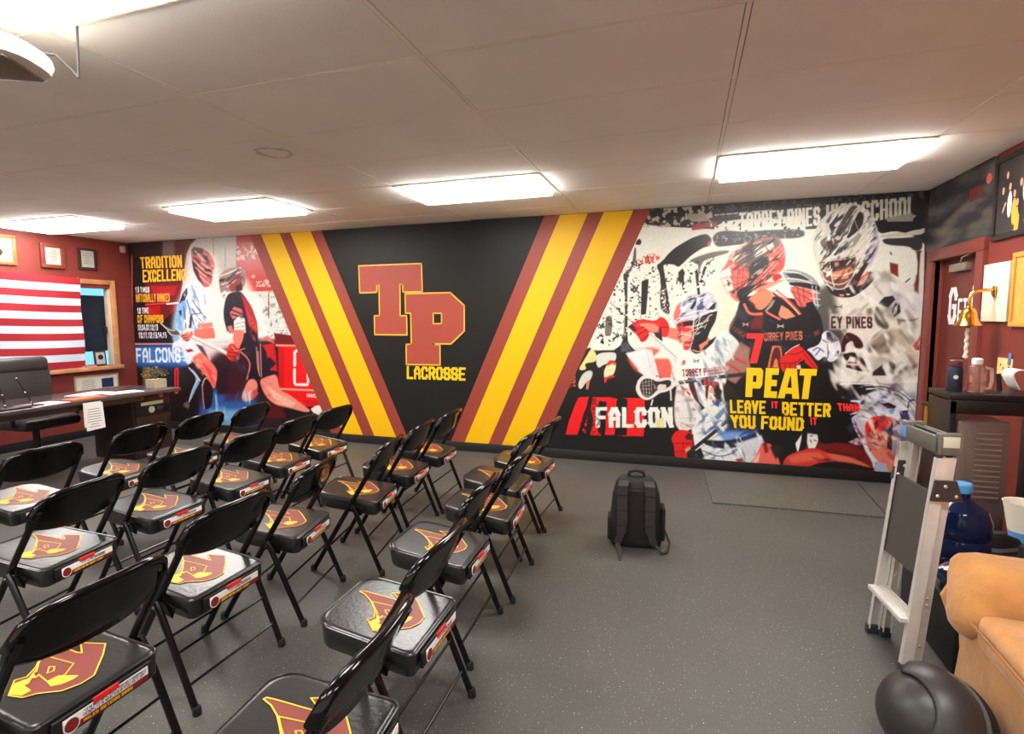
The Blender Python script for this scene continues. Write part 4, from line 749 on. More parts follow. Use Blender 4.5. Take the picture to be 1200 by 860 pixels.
def make_chair(words, words2):
    root = empty('folding_chair', (0, 0, 0))
    mb = MB(); rings = []
    for ins, z in ((.012, -.086), (.002, -.078), (0, -.03), (0, -.012), (.004, -.004), (.012, 0), (.020, 0)):
        rings.append([mb.bm.verts.new((x, y, seat_z(x) + z)) for x, y in outline(ins)])
    n = len(rings[0])
    for a, b in zip(rings[:-1], rings[1:]):
        for k in range(n): mb.bm.faces.new([a[k], a[(k + 1) % n], b[(k + 1) % n], b[k]])
    mb.bm.faces.new(rings[0][::-1]); mb.bm.faces.new(rings[-1])
    seat = mb.build('seat', M_VINYL, root, ang=50)
    MB().tube([(x, y, seat_z(x) - .005) for x, y in outline(-.001)], .0035, 6, closed=True).build('piping', M_VINYL, seat)
    mb = MB(); mb.poly(on_seat(EMB_OUT, .0012)); mb.build('seat_emblem', M_EM, seat, smooth=False)
    mb = MB(); seat_line(mb, EMB_OUT, .0042, .0024, True)
    seat_line(mb, P2('180,474 310,497 270,540 200,577 160,550 150,560 118,566'), .0036, .0024); seat_line(mb, P2('180,474 160,512 150,540'), .0036, .0024)
    seat_line(mb, P2('195,542 205,517 228,515 222,532 195,542'), .0036, .0024)
    mb.poly(on_seat(P2('190,572 240,547 325,540 300,556 250,577 205,588'), .0022)); mb.poly(on_seat(P2('44,626 62,588 100,572 132,564 118,584 100,592 128,606 92,626'), .0022))
    mb.poly(on_seat(P2('118,566 165,512 140,548 150,560'), .0022)); mb.build('emblem_outline', M_EY, seat, smooth=False)
    # legs: front legs carry the back, rear legs cross them
    for sy in (-1, 1):
        y = .205 * sy
        lg = MB().tube([(-.213, y, .012), (.046, y, .445), (.150, y, .615), (.196, y * .985, .692)], .0142, 9).build('leg', M_TUBE, root)
        MB().lathe([(.0165, 0), (.018, .004), (.0165, .03), (.014, .034)], 10, Matrix.Translation((-.217, y, 0)) @ Matrix.Rotation(.0, 4, 'Y')).build('foot_cap', M_RUB, lg)
        y2 = .2265 * sy
        lg = MB().tube([(.213, y2, .012), (.065, y2, .375), (.040, y2, .42)], .0132, 9).build('leg', M_TUBE, root)
        MB().lathe([(.0155, 0), (.017, .004), (.0155, .03), (.013, .034)], 10, Matrix.Translation((.216, y2, 0))).build('foot_cap', M_RUB, lg)
        MB().box((.055, .199 * sy, .385), (.09, .006, .05), .002, rot=(0, .3, 0)).build('hinge_plate', M_TUBE, root)
        MB().tube([(.045, .19 * sy, .405), (.045, .242 * sy, .405)], .005, 8).build('rivet', M_CHR, root)
    MB().tube([(-.143, -.205, .13), (-.143, .205, .13)], .0065, 7).build('stretcher', M_TUBE, root)
    MB().tube([(.130, -.2265, .225), (.130, .2265, .225)], .0055, 7).build('stretcher', M_TUBE, root)
    MB().tube([(.178, -.2265, .105), (.178, .2265, .105)], .0055, 7).build('stretcher', M_TUBE, root)
    # curved pressed-steel back with rolled rim
    mb = MB(); ny, nr = 22, 14; rg = []
    for i in range(ny + 1):
        t = -1 + 2 * i / ny; y = .222 * math.copysign(abs(t) ** .9, t); q = abs(y) / .222
        zt = .690 + .085 * (1 - q ** 4.0) ** .5; zb = .600 + .03 * q ** 3 - .018 * (1 - q * q)
        if zt - zb < .03: zb = zt - .03
        ring = []; rr_ = .0185; zc = zt - rr_; sec = []
        if zc - .02 < zb: zb = zc - .02
        for f in (0.0, .35, .7, 1.0): sec.append((.0075, zb + f * (zc - .012 - zb)))
        for k in range(9):
            a_ = -.75 + k * (PI + 1.5) / 8; sec.append((rr_ * math.cos(a_), zc + rr_ * math.sin(a_)))
        for f in (1.0, .7, .35, 0.0): sec.append((-.0075, zb + f * (zc - .012 - zb)))
        sec.append((-.004, zb - .006)); sec.append((.004, zb - .006)); nr = len(sec)
        for dx_, zz in sec:
            ring.append(mb.bm.verts.new((.150 + (zz - .615) * .42 + .030 * (1 - q * q) + dx_, y, zz)))
        rg.append(ring)
    for a, b in zip(rg[:-1], rg[1:]):
        for k in range(nr): mb.bm.faces.new([a[k], a[(k + 1) % nr], b[(k + 1) % nr], b[k]])
    mb.bm.faces.new(rg[0][::-1]); mb.bm.faces.new(rg[-1])
    mb.build('backrest', M_GLOSS, root, ang=60)
    # label strip on the back edge of the seat
    X = .1865
    pl = MB().box((X, 0, .384), (.012, .290, .058), .005).build('label_holder', M_HOLD, root)
    MB().box((X + .0065, .004, .392), (.002, .250, .026), .0008).build('label', M_WL, pl, smooth=False)
    MB().box((X + .0065, .004, .3705), (.002, .250, .016), .0008).build('name_band', M_ML, pl, smooth=False)
    MB().box((X + .0085, -.002, .408), (.005, .074, .018), .002).build('tab', M_RT, pl)
    MB().lathe([(.0225, 0), (.0225, .0015)], 20, Matrix.Translation((X + .0078, -.100, .3815)) @ Matrix.Rotation(PI / 2, 4, 'Y')).build('badge_rim', M_WL, pl, smooth=False)
    MB().lathe([(.019, 0), (.019, .0022)], 18, Matrix.Translation((X + .0078, -.100, .3815)) @ Matrix.Rotation(PI / 2, 4, 'Y')).build('badge', M_ML, pl, smooth=False)
    mb = MB()
    rows_ = [words] if isinstance(words, str) else words; hh = .013 if len(rows_) == 1 else .0085
    for k, wd_ in enumerate(rows_):
        z0 = (.386 if len(rows_) == 1 else .3935 - .0105 * k); y0, y1 = (-.03, .09) if len(rows_) == 1 else (-.068, .120)
        letters(mb, wd_, [(X + .0078, y0, z0), (X + .0078, y1, z0), (X + .0078, y1, z0 + hh), (X + .0078, y0, z0 + hh)], (-.0003, 0, 0), sw=.12)
    mb.build('label_words', M_BK, pl, smooth=False)
    mb = MB(); letters(mb, words2, [(X + .0078, -.068, .366), (X + .0078, .075, .366), (X + .0078, .075, .3755), (X + .0078, -.068, .3755)], (-.0003, 0, 0), sw=.18); mb.build('label_words', M_EY, pl, smooth=False)
    return root
CH = {'right row': ('the row beside the backpack', [(-.905, 1.06, .08), (-.99, 1.63, .02), (-1.075, 2.23, .04), (-1.065, 2.795, .05), (-1.16, 3.285, 0), (-1.12, 3.765, -.03)]),
      'second': ('the second row from open floor', [(-1.80, 1.045, .02), (-1.96, 1.68, .0), (-2.01, 2.25, .2), (-1.92, 2.82, .2), (-1.97, 3.36, .08), (-1.98, 3.88, .04)]),
      'third': ('the third row from open floor', [(-2.82, 1.65, .15), (-2.90, 2.24, .03), (-2.90, 2.78, .0), (-2.96, 3.28, .05), (-2.98, 3.79, -.02)]),
      'fourth': ('the row nearest the desk', [(-3.77, 2.09, .05), (-3.81, 2.70, .1), (-3.78, 3.18, .07), (-3.77, 3.68, .1)])}
ORD = ['nearest the camera', 'second from the camera', 'third from the camera', 'fourth from the camera', 'fifth from the camera', 'sixth, by the mural wall']
base_a = base_b = None
for key, (nm, L) in CH.items():
    for i, (x, y, yaw) in enumerate(L):
        if key == 'second' and i == 0:
            c = make_chair(["\"IT'S NOT WHETHER YOU GET KNOCKED", "DOWN, IT'S WHETHER YOU GET UP\""], 'MILES BOTKISS 2020')
        elif base_a is None: c = base_a = make_chair('TP LACROSSE', '2022')
        else: c = copy_tree(base_a)
        c.location = (x, y, 0); c.rotation_euler = (0, 0, yaw)
        tag(c, 'black folding chair in %s, %s' % (nm, ORD[i]), 'chair', 'folding chairs in rows')

# ------------------------------------------------------------------ backpack
M_BAG = mat('black nylon', (27, 25, 25), .75, vary=.15, vscale=12, bump=.2, bscale=250); M_BAG2 = mat('dark grey webbing', (48, 45, 43), .8, bump=.25, bscale=300)
bp = tag(empty('backpack', (-.285, 3.52, 0), .10), 'black nylon backpack standing alone on the open grey floor', 'backpack')
def superring(mb, cx, cy, z, a, b, n=24, e=3.2):
    r = []
    for k in range(n):
        t = 2 * PI * k / n; c, s_ = math.cos(t), math.sin(t)
        r.append(mb.bm.verts.new((cx + a * math.copysign(abs(c) ** (2 / e), c), cy + b * math.copysign(abs(s_) ** (2 / e), s_), z)))
    return r
def loft(rings_, name, m, parent, ang=60):
    mb, rg = rings_; n = len(rg[0])
    for a, b in zip(rg[:-1], rg[1:]):
        for k in range(n): mb.bm.faces.new([a[k], a[(k + 1) % n], b[(k + 1) % n], b[k]])
    mb.bm.faces.new(rg[0][::-1]); mb.bm.faces.new(rg[-1])
    return mb.build(name, m, parent, ang=ang)
mb = MB(); rg = [superring(mb, 0, .02 + dy, z, a, b) for z, a, b, dy in ((0, .14, .07, 0), (.012, .162, .092, 0), (.06, .172, .105, 0), (.2, .166, .105, 0), (.34, .152, .092, .0), (.42, .130, .075, .002), (.455, .098, .052, .006), (.468, .05, .025, .01))]
body = loft((mb, rg), 'bag_body', M_BAG, bp)
MB().box((0, -.083, .23), (.24, .02, .33), .01).build('back_panel', mat('black mesh padding', (28, 26, 26), .9, bump=.4, bscale=400), bp)
MB().box((0, .125, .16), (.24, .06, .26), .025, seg=3).build('front_pocket', M_BAG, bp)
MB().box((.172, .02, .16), (.03, .13, .22), .013, seg=3).build('side_pocket', M_BAG, bp); MB().box((-.168, .02, .11), (.028, .12, .16), .012, seg=3).build('side_pocket', M_BAG, bp)
for sx in (-1, 1):
    st = MB()
    cl = [(.075 * sx, -.060, .445), (.085 * sx, -.104, .42), (.088 * sx, -.115, .33), (.086 * sx, -.117, .22), (.092 * sx, -.112, .12), (.115 * sx, -.105, .05)]
    for i in range(len(cl) - 1):
        a, b = Vector(cl[i]), Vector(cl[i + 1]); d = (b - a).normalized(); x_ = Vector((1, 0, 0)); nrm = x_.cross(d).normalized(); hw = .031 if i < 4 else .022
        st.prism([a - x_ * hw - nrm * .006, a + x_ * hw - nrm * .006, b + x_ * hw - nrm * .006, b - x_ * hw - nrm * .006], nrm * .012)
    s_ = st.build('shoulder_strap', M_BAG2, bp, smooth=False)
    for z in (.37, .27, .17): MB().box((.087 * sx, -.122, z), (.062, .006, .006), .002).build('strap_seam', M_BAG, s_)
    MB().box((.118 * sx, -.10, .045), (.03, .02, .03), .004).build('buckle', M_HOLD, s_)
MB().tube([(-.05, .0, .462), (-.045, .0, .492), (.0, .0, .502), (.045, .0, .492), (.05, .0, .462)], .011, 8).build('grab_handle', M_BAG, bp)
t1 = MB(); t1.prism([(-.13, -.10, .05), (-.10, -.10, .05), (-.085, -.20, .004), (-.11, -.205, .004)], (0, 0, .004)); t1.prism([(-.11, -.205, .004), (-.085, -.20, .004), (-.088, -.27, .003), (-.108, -.27, .003)], (0, 0, .004)); t1.build('strap_tail', M_BAG2, bp, smooth=False)
MB().tube([(.12, -.10, .05), (.16, -.14, .012), (.2, -.10, .012), (.215, -.03, .04), (.185, .0, .11)], .008, 7).build('strap_tail', M_BAG2, bp)

# ------------------------------------------------------------------ step ladder
M_ALU = mat('brushed aluminium', (206, 202, 196), .42, metal=.35, vary=.06, vscale=14); M_GREYP = mat('grey ladder plastic', (96, 92, 84), .5); M_DGP = mat('dark grey ladder plastic', (48, 44, 46), .45); M_RIVET = mat('rivet steel', (214, 210, 204), .3, metal=.9)
ld = tag(empty('step_ladder', (.912, 2.53, 0), .12), 'folded aluminium step ladder with grey plastic top, leaning near the tan sofa', 'ladder')
NY, FY = 0.0, .305
def lx(z, rear=0): return .0 + .092 * z + (.046 - .006 * z if rear else 0)
for Y in (NY, FY):
    for rear in (0, 1):
        ch = MB()
        x0, x1 = lx(.03, rear), lx(.93, rear); wd_ = .044 if not rear else .036
        dy = 0 if not rear else (.02 if Y == NY else -.02)
        for off, sz in (((0, 0), (wd_, .004)), ((-wd_ / 2 + .002, .010 if Y == NY else -.010), (.004, .022)), ((wd_ / 2 - .002, .010 if Y == NY else -.010), (.004, .022))):
            cx0, cx1 = x0 + off[0], x1 + off[0]; yy = Y + dy + off[1]
            hx, hy = sz[0] / 2, sz[1] / 2
            ch.prism([(cx0 - hx, yy - hy, .03), (cx0 + hx, yy - hy, .03), (cx0 + hx, yy + hy, .03), (cx0 - hx, yy + hy, .03)], (cx1 - cx0, 0, .90))
        r_ = ch.build('rail', M_ALU, ld, smooth=False)
        MB().box((lx(.02, rear), Y + dy, .022), (wd_ + .008, .03, .044), .004).build('foot', M_DGP, ld)
    for z, hgt, wid in ((.80, .085, .165), ):
        b_ = MB(); xm = lx(z, 0) + .022
        b_.prism([(xm - .052, Y + (-.006 if Y == NY else -.012), z - hgt / 2), (xm + .062, Y + (-.006 if Y == NY else -.012), z - hgt / 2), (xm + .036, Y + (-.006 if Y == NY else -.012), z + hgt / 2), (xm - .038, Y + (-.006 if Y == NY else -.012), z + hgt / 2)], (0, -.012 if Y == NY else .02, 0))
        br = b_.build('hinge_bracket', M_DGP, ld, smooth=False)
        for dx, dz in ((-.03, -.02), (.036, -.02), (-.004, .02)):
            MB().ball((xm + dx, Y - (.02 if Y == NY else .014), z + dz), (.008, .004, .008), sub=2).build('rivet', M_RIVET, br)
    for z in (.30, .33, .12): MB().ball((lx(z, 1) , Y + (.02 if Y == NY else -.02) - .004, z), (.006, .004, .006), sub=2).build('rivet', M_RIVET, ld)
tr = MB().box((lx(.23) - .01, (NY + FY) / 2, .232), (.082, FY - NY - .01, .022), .003).build('tread', M_ALU, ld)
for k in range(6): MB().box((lx(.23) - .046 + .0145 * k, (NY + FY) / 2, .2445), (.005, FY - NY - .03, .003)).build('tread_ridge', M_ALU, tr, smooth=False)
MB().prism([(lx(.42) - .012, NY + .012, .42), (lx(.42) - .012, FY - .012, .42), (lx(.78) - .012, FY - .012, .78), (lx(.78) - .012, NY + .012, .78)], (.016, 0, 0)).build('folded_platform', mat('dark ribbed platform', (70, 66, 61), .55, bump=.1, bscale=150), ld, smooth=False)
MB().tube([(lx(.16), NY + .01, .15), (lx(.18) + .06, (NY + FY) / 2, .17), (lx(.16, 1), FY - .03, .15)], .006, 7).build('brace', M_DGP, ld)
cp = MB(); cz = .985
cp.box((lx(cz) + .022, NY + .02, cz), (.086, .035, .09), .008); cp.box((lx(cz) + .022, FY - .02, cz), (.086, .035, .09), .008)
cp.box((lx(cz) - .012, (NY + FY) / 2, cz - .005), (.018, FY - NY, .07), .005); cp.box((lx(cz) + .058, (NY + FY) / 2, cz - .005), (.018, FY - NY, .07), .005); cp.box((lx(cz) + .022, (NY + FY) / 2, cz - .02), (.075, FY - NY - .03, .012), .003)
cpo = cp.build('tray_top', M_GREYP, ld)
MB().box((lx(cz) + .022, (NY + FY) / 2 + .02, cz + .025), (.018, .18, .020), .006).build('carry_handle', M_DGP, cpo)
MB().box((lx(cz) + .022, NY + .0015, cz + .01), (.06, .003, .045), .002).build('label', mat('pale sticker', (190, 190, 170), .5), cpo)
MB().box((lx(cz) - .0225, FY - .03, cz + .0), (.003, .045, .05), .001).build('label', mat('blue sticker', (92, 140, 196), .5), cpo)
MB().box((lx(.90) - .034, FY - .002, .90), (.004, .03, .07), .001).build('label', mat('grey warning sticker', (110, 110, 118), .5), ld)

# ------------------------------------------------------------------ dark helmet by the sofa
M_HEL = mat('matte black shell', (44, 42, 41), .42, vary=.06, vscale=5); M_HEL2 = mat('grey rim', (82, 78, 74), .5)
hm = tag(empty('helmet', (.80, 2.02, .165), 0), 'matte black dome helmet lying on floor in front of the tan sofa', 'helmet')
R_ = Euler((0, math.radians(-62), math.radians(28))).to_matrix().to_4x4()
mb = MB(); prof = [(.0005, .150)] + [(.148 * math.sin(a), -.01 + .160 * math.cos(a)) for a in [PI / 2 * k / 14 for k in range(1, 15)]] + [(.145, -.03)]
mb.lathe(prof, 36, R_, cap=True).build('shell', M_HEL, hm, ang=60)
mb = MB(); pr = []
for i in range(25):
    a = -1.9 + 2.6 * i / 24; pr.append(a)
mb.grid(lambda u, v: Vector(((.152 + .012 * math.sin(PI * v)) * math.cos(-2.75 + 3.3 * u) * math.sin(.75 + .95 * v), (.152 + .012 * math.sin(PI * v)) * math.sin(-2.75 + 3.3 * u) * math.sin(.75 + .95 * v), (.166 + .008 * math.sin(PI * v)) * math.cos(.75 + .95 * v) - .008)), 30, 10, R_).build('overlapping_flap', M_HEL, hm, solid=.010, ang=60)
MB().lathe([(.148, -.030), (.162, -.030), (.165, -.037), (.162, -.046), (.148, -.046)], 36, R_).build('rim', M_HEL2, hm)
MB().lathe([(.156, -.046), (.160, -.075), (.150, -.105), (.12, -.12)], 36, R_).build('lower_shell', M_RUB, hm)

# ------------------------------------------------------------------ sofa
M_SOFA = mat('tan suede', (178, 124, 68), .9, vary=.12, vscale=9, bump=.35, bscale=38, sheen=.25); M_SOFA2 = mat('tan suede seam', (146, 96, 50), .9)
so = tag(empty('sofa', (1.45, 1.7, 0)), 'tan suede sofa at right edge of the room, slumped rolled arm', 'sofa')
def soft(name, c, d, bev, seedv, amp=.012, parent=so, m=M_SOFA):
    mb = MB(); mb.box((c[0] - 1.45, c[1] - 1.7, c[2]), d, bev, seg=4)
    bmesh.ops.subdivide_edges(mb.bm, edges=mb.bm.edges[:], cuts=2, use_grid_fill=True)
    for v in mb.bm.verts:
        p = v.co * 9; v.co += Vector((math.sin(p.y * 1.7 + seedv) * math.sin(p.z * 2.1), math.sin(p.x * 1.5 + seedv * 2) * math.sin(p.z * 1.8 + 1), math.sin(p.x * 1.9) * math.sin(p.y * 2.2 + seedv))) * amp
    return mb.build(name, m, parent, ang=180)
soft('base', (1.46, 1.70, .20), (.90, 1.36, .36), .03, 1.0, .006)
soft('arm', (1.44, 2.315, .475), (.96, .225, .30), .095, 2.2, .016)
soft('seat_cushion', (1.40, 1.66, .405), (.84, 1.08, .13), .045, .7, .008)
soft('back_cushion', (1.80, 1.68, .62), (.24, 1.1, .42), .08, 3.0, .012)
soft('arm', (1.44, 1.00, .475), (.96, .22, .30), .095, 1.4, .014)
sk = MB().tube([(.975 - 1.45, 2.19 - 1.7, .43), (.968 - 1.45, 1.9 - 1.7, .425), (.968 - 1.45, 1.3 - 1.7, .425)], .006, 7).build('piping', M_SOFA2, so)
for yy in (2.30, 2.36, 2.255): MB().tube([(.985 - 1.45, yy - 1.7, .50), (.97 - 1.45, yy - 1.7 + .008, .44), (.985 - 1.45, yy - 1.7, .36)], [.012, .02, .008], 7).build('gathered_fold', M_SOFA, so)

# ------------------------------------------------------------------ dark counter, cabinet and things at the right wall
M_BLK = mat('black laminate', (26, 24, 24), .35); M_BRN = mat('dark brown steel', (112, 94, 86), .34, metal=.2, vary=.18, vscale=3)
M_LOU = mat('pressed louvre steel', (150, 130, 120), .3, metal=.3)
ct = tag(empty('counter', (1.69, 3.77, 0)), 'tall black counter table beside the maroon door, bottles on top', 'table')
MB().box((0, 0, 1.043), (.51, .30, .036), .006).build('counter_top', M_BLK, ct); MB().box((0, -.125, .985), (.50, .03, .08), .003).build('apron', M_BLK, ct)
MB().box((-.235, 0, .51), (.035, .28, 1.02), .003).build('side_panel', M_BLK, ct); MB().box((.235, 0, .51), (.035, .28, 1.02), .003).build('side_panel', M_BLK, ct)
cb = tag(empty('metal_cabinet', (1.60, 3.735, 0)), 'dark brown steel cabinet with louvre slots, under the black counter', 'cabinet')
MB().box((0, 0, .455), (.24, .25, .91), .012, seg=3).build('body', M_BRN, cb)
dr = MB().box((0, -.131, .455), (.225, .014, .89), .006).build('door_panel', M_BRN, cb)
MB().box((0, -.138, .66), (.17, .006, .42), .003).build('raised_panel', M_BRN, dr)
for k in range(13): MB().tube([(-.045, -.144, .845 - .03 * k), (.075, -.144, .845 - .03 * k)], .0055, 6).build('louvre', M_LOU, dr)
def bottle(name, label, cat, x, y, z): return tag(empty(name, (x, y, z)), label, cat)
b1 = bottle('flask', 'dark blue steel flask with brown cap on the black counter', 'bottle', 1.505, 3.76, 1.061)
MB().lathe([(.0, 0), (.036, 0), (.038, .006), (.038, .125), (.034, .140), (.030, .146), (0, .146)], 20, cap=False).build('flask_body', mat('dark navy steel', (34, 40, 56), .45), b1)
MB().lathe([(.0, .146), (.034, .146), (.036, .152), (.036, .178), (.030, .184), (0, .184)], 20, cap=False).build('cap', mat('brown cap', (106, 56, 48), .5), b1)
MB().tube([(-.034, 0, .172), (-.036, 0, .192), (0, 0, .200), (.036, 0, .192), (.034, 0, .172)], .005, 7).build('cap_loop', mat('brown cap', (106, 56, 48), .5), b1)
lg_ = MB().lathe([(.012, 0), (.012, .002)], 14, Matrix.Translation((-.010, -.0375, .085)) @ Matrix.Rotation(PI / 2, 4, 'X')).build('logo', M_WL, b1, smooth=False)
b2 = bottle('water_bottle', 'clear pinkish water bottle with a handle beside the dark flask', 'bottle', 1.60, 3.74, 1.061)
M_CLR = mat('clear pink plastic', (216, 170, 160), .15, trans=.75, ior=1.3)
MB().lathe([(.0, 0), (.040, 0), (.044, .006), (.044, .05), (.041, .055), (.044, .06), (.044, .13), (.030, .155), (.022, .160), (0, .160)], 20, cap=False).build('bottle_body', M_CLR, b2)
MB().lathe([(.0, .160), (.026, .160), (.026, .190), (.018, .196), (0, .196)], 16, cap=False).build('cap', M_WL, b2)
MB().tube([(.040, 0, .14), (.070, 0, .135), (.074, 0, .07), (.066, 0, .02), (.042, 0, .018)], .009, 8).build('handle', mat('frosted pink plastic', (206, 176, 168), .4), b2)
tr_ = tag(empty('gold_trophy', (1.665, 4.36, .62)), 'gold trophy on a dark plinth behind the black counter', 'trophy')
M_GLD = mat('gold plastic', (196, 150, 48), .3, metal=.8)
MB().box((0, 0, -.31), (.16, .16, .62), .004).build('plinth', M_BLK, tr_)
for dx, dy in ((-.045, -.045), (.045, -.045), (-.045, .045), (.045, .045)): MB().tube([(dx, dy, 0), (dx, dy, .26)], .019, 10).build('column', M_GLD, tr_)
MB().box((0, 0, .27), (.15, .15, .02), .003).build('top_plate', M_BLK, tr_); MB().ball((0, 0, .30), (.02, .02, .02), sub=2).build('finial', M_RT, tr_); MB().lathe([(0, 0), (.03, 0), (.012, .05), (.03, .12), (.036, .20), (0, .2)], 14, cap=False).build('figure', M_GLD, tr_)
cr = tag(empty('black_crate', (1.28, 2.86, 0)), 'black plastic crate on the floor behind the ladder, jug on it', 'crate')
MB().box((0, 0, .15), (.38, .58, .29), .012).build('crate_body', M_HOLD, cr); MB().box((0, 0, .292), (.40, .60, .022), .006).build('crate_lid', M_HOLD, cr)
M_JUG = mat('blue translucent plastic', (22, 36, 70), .08, trans=.25, ior=1.35)
jg = tag(empty('water_jug', (1.262, 3.0, .304)), 'large blue plastic water jug with blue cap beside the ladder', 'jug')
MB().lathe([(0, 0), (.105, 0), (.118, .012), (.118, .06), (.112, .07), (.118, .08), (.118, .15), (.112, .16), (.118, .17), (.118, .24), (.10, .29), (.05, .325), (.033, .34), (.033, .375), (0, .375)], 28, cap=False).build('jug_body', M_JUG, jg)
MB().lathe([(0, .368), (.037, .368), (.039, .374), (.039, .405), (.034, .412), (0, .412)], 20, cap=False).build('cap', mat('sky blue cap', (84, 150, 208), .4), jg)
cl = MB(); cl.ball((0, 0, .055), (.11, .085, .06), sub=4)
for v in cl.bm.verts:
    p = v.co * 40; v.co += Vector((math.sin(p.y * 1.3), math.sin(p.x * 1.1), math.sin(p.x + p.y) * .8)) * .007; v.co.z = max(v.co.z, .001)
mcl = bpy.data.materials.new('patterned cloth'); mcl.use_nodes = True; nt = mcl.node_tree
vo = nt.nodes.new('ShaderNodeTexVoronoi'); vo.inputs['Scale'].default_value = 55; rr = nt.nodes.new('ShaderNodeValToRGB'); rr.color_ramp.interpolation = 'CONSTANT'
for pos, c_ in ((0, (24, 34, 66)), (.35, (34, 60, 104)), (.6, (226, 226, 230)), (.72, (20, 26, 50)), (.88, (206, 96, 80))):
    e_ = rr.color_ramp.elements[0] if pos == 0 else rr.color_ramp.elements.new(pos); e_.position = pos; e_.color = (*s2l(c_), 1)
rr.color_ramp.elements[-1].color = (*s2l((70, 120, 176)), 1) if len(rr.color_ramp.elements) > 5 else rr.color_ramp.elements[-1].color
tcn = nt.nodes.new('ShaderNodeTexCoord'); sp = nt.nodes.new('ShaderNodeSeparateColor')
nt.links.new(tcn.outputs['Object'], vo.inputs['Vector']); nt.links.new(vo.outputs['Color'], sp.inputs[0]); nt.links.new(sp.outputs[0], rr.inputs['Fac']); nt.links.new(rr.outputs['Color'], nt.nodes['Principled BSDF'].inputs['Base Color'])
clo = cl.build('crumpled_cloth', mcl, None, ang=180); clo.location = (1.19, 2.76, .303); tag(clo, 'crumpled dark blue patterned cloth heaped in front of the water jug', 'cloth')
bxs = tag(MB().box((0, 0, .17), (.42, .52, .34), .01).build('black_box', M_HOLD), 'low black box under the white and blue bucket, right edge', 'box'); bxs.location = (1.72, 3.22, 0)
bk = tag(empty('bucket', (1.655, 3.30, .341)), 'white paper bucket with blue lower band at right edge', 'bucket')
MB().lathe([(.0, .0), (.052, 0), (.062, .07), (.0625, .07)], 24, cap=False).build('blue_band', mat('blue band', (92, 160, 214), .5), bk); MB().lathe([(.062, .07), (.088, .215), (.091, .217), (.085, .215), (.060, .07)], 24, cap=False).build('bucket_wall', mat('bucket white', (228, 222, 204), .55), bk)
for k, (dx, dy, rz) in enumerate(((-.13, -.07, .5), (-.10, -.22, .8))):
    sh = tag(empty('shoe', (1.665 + dx, 3.27 + dy, .341), rz), ('black trainer, left of a pair on the low black box', 'black trainer, nearer of a pair on the low black box')[k], 'shoe', 'black trainers')
    mb = MB(); rg = [superring(mb, .0, 0, 0, .10, .036, 18, 2.4), superring(mb, .0, 0, .02, .105, .038, 18, 2.4)]; loft((mb, rg), 'sole', mat('grey sole', (110, 110, 112), .6), sh)
    mb = MB(); rg = [superring(mb, 0, 0, .02, .10, .035, 18, 2.4), superring(mb, -.01, 0, .05, .085, .033, 18, 2.3), superring(mb, -.045, 0, .08, .045, .028, 18, 2.2), superring(mb, -.05, 0, .092, .035, .022, 18, 2.2)]; loft((mb, rg), 'upper', M_BAG, sh)
# wire basket cart
wb = tag(empty('wire_cart', (1.72, 3.10, .345)), 'dark metal cart frame with curved chrome handle, right edge', 'cart')
MB().tube([(-.105, .02, .56), (-.02, -.02, .555), (.015, -.04, .53), (.03, -.045, .45), (.03, -.045, .0)], .008, 8).build('handle', mat('dull chrome', (150, 140, 136), .3, metal=.9), wb)
MB().tube([(-.105, .04, .50), (-.02, 0, .49), (.02, -.03, .44)], .006, 8).build('handle', mat('dull chrome', (150, 140, 136), .3, metal=.9), wb)
MB().box((-.03, .02, .43), (.13, .05, .12), .01).build('battery_box', M_HOLD, wb); MB().box((0, -.02, .45), (.03, .03, .05), .006).build('latch', M_CHR, wb); MB().tube([(-.045, .03, .42), (-.015, .02, .20), (-.005, .02, .0)], .012, 8).build('red_pole', mat('red enamel', (190, 30, 34), .3), wb)
fe = tag(empty('fire_extinguisher', (1.865, 3.52, .60)), 'red fire extinguisher hanging on the maroon wall at right edge', 'extinguisher')
MB().lathe([(0, 0), (.055, 0), (.06, .01), (.06, .30), (.045, .34), (.02, .36), (0, .36)], 22, cap=False).build('cylinder', mat('extinguisher red', (196, 34, 36), .28), fe)
MB().lathe([(0, .36), (.018, .36), (.018, .40), (0, .40)], 12, cap=False).build('valve', M_CHR, fe); MB().box((-.02, 0, .41), (.09, .02, .016), .004).build('lever', M_HOLD, fe); MB().tube([(-.02, 0, .39), (-.075, 0, .36), (-.08, 0, .20)], .009, 8).build('hose', M_RUB, fe); MB().box((0, 0, .10), (.135, .10, .02), .003).build('wall_bracket', M_HOLD, fe)
cpw = MB().grid(lambda u, v: Vector((.0 - .05 * math.sin(PI * u * .9), -.05 + .11 * v, .10 - .13 * u * u + .02 * u)), 12, 6).build('white_cloth', mat('white cotton', (226, 226, 226), .8), None, solid=.006, ang=180); cpw.location = (1.80, 3.74, 1.095); tag(cpw, 'white curved cloth draped on the counter end at right edge', 'cloth')
rm_ = MB().tube([(0, 0, 0), (-.012, .0, .10)], .013, 8).build('remote', M_HOLD); rm_.location = (1.75, 3.82, 1.062); tag(rm_, 'dark slim stick standing on the right end of the counter', 'stick')

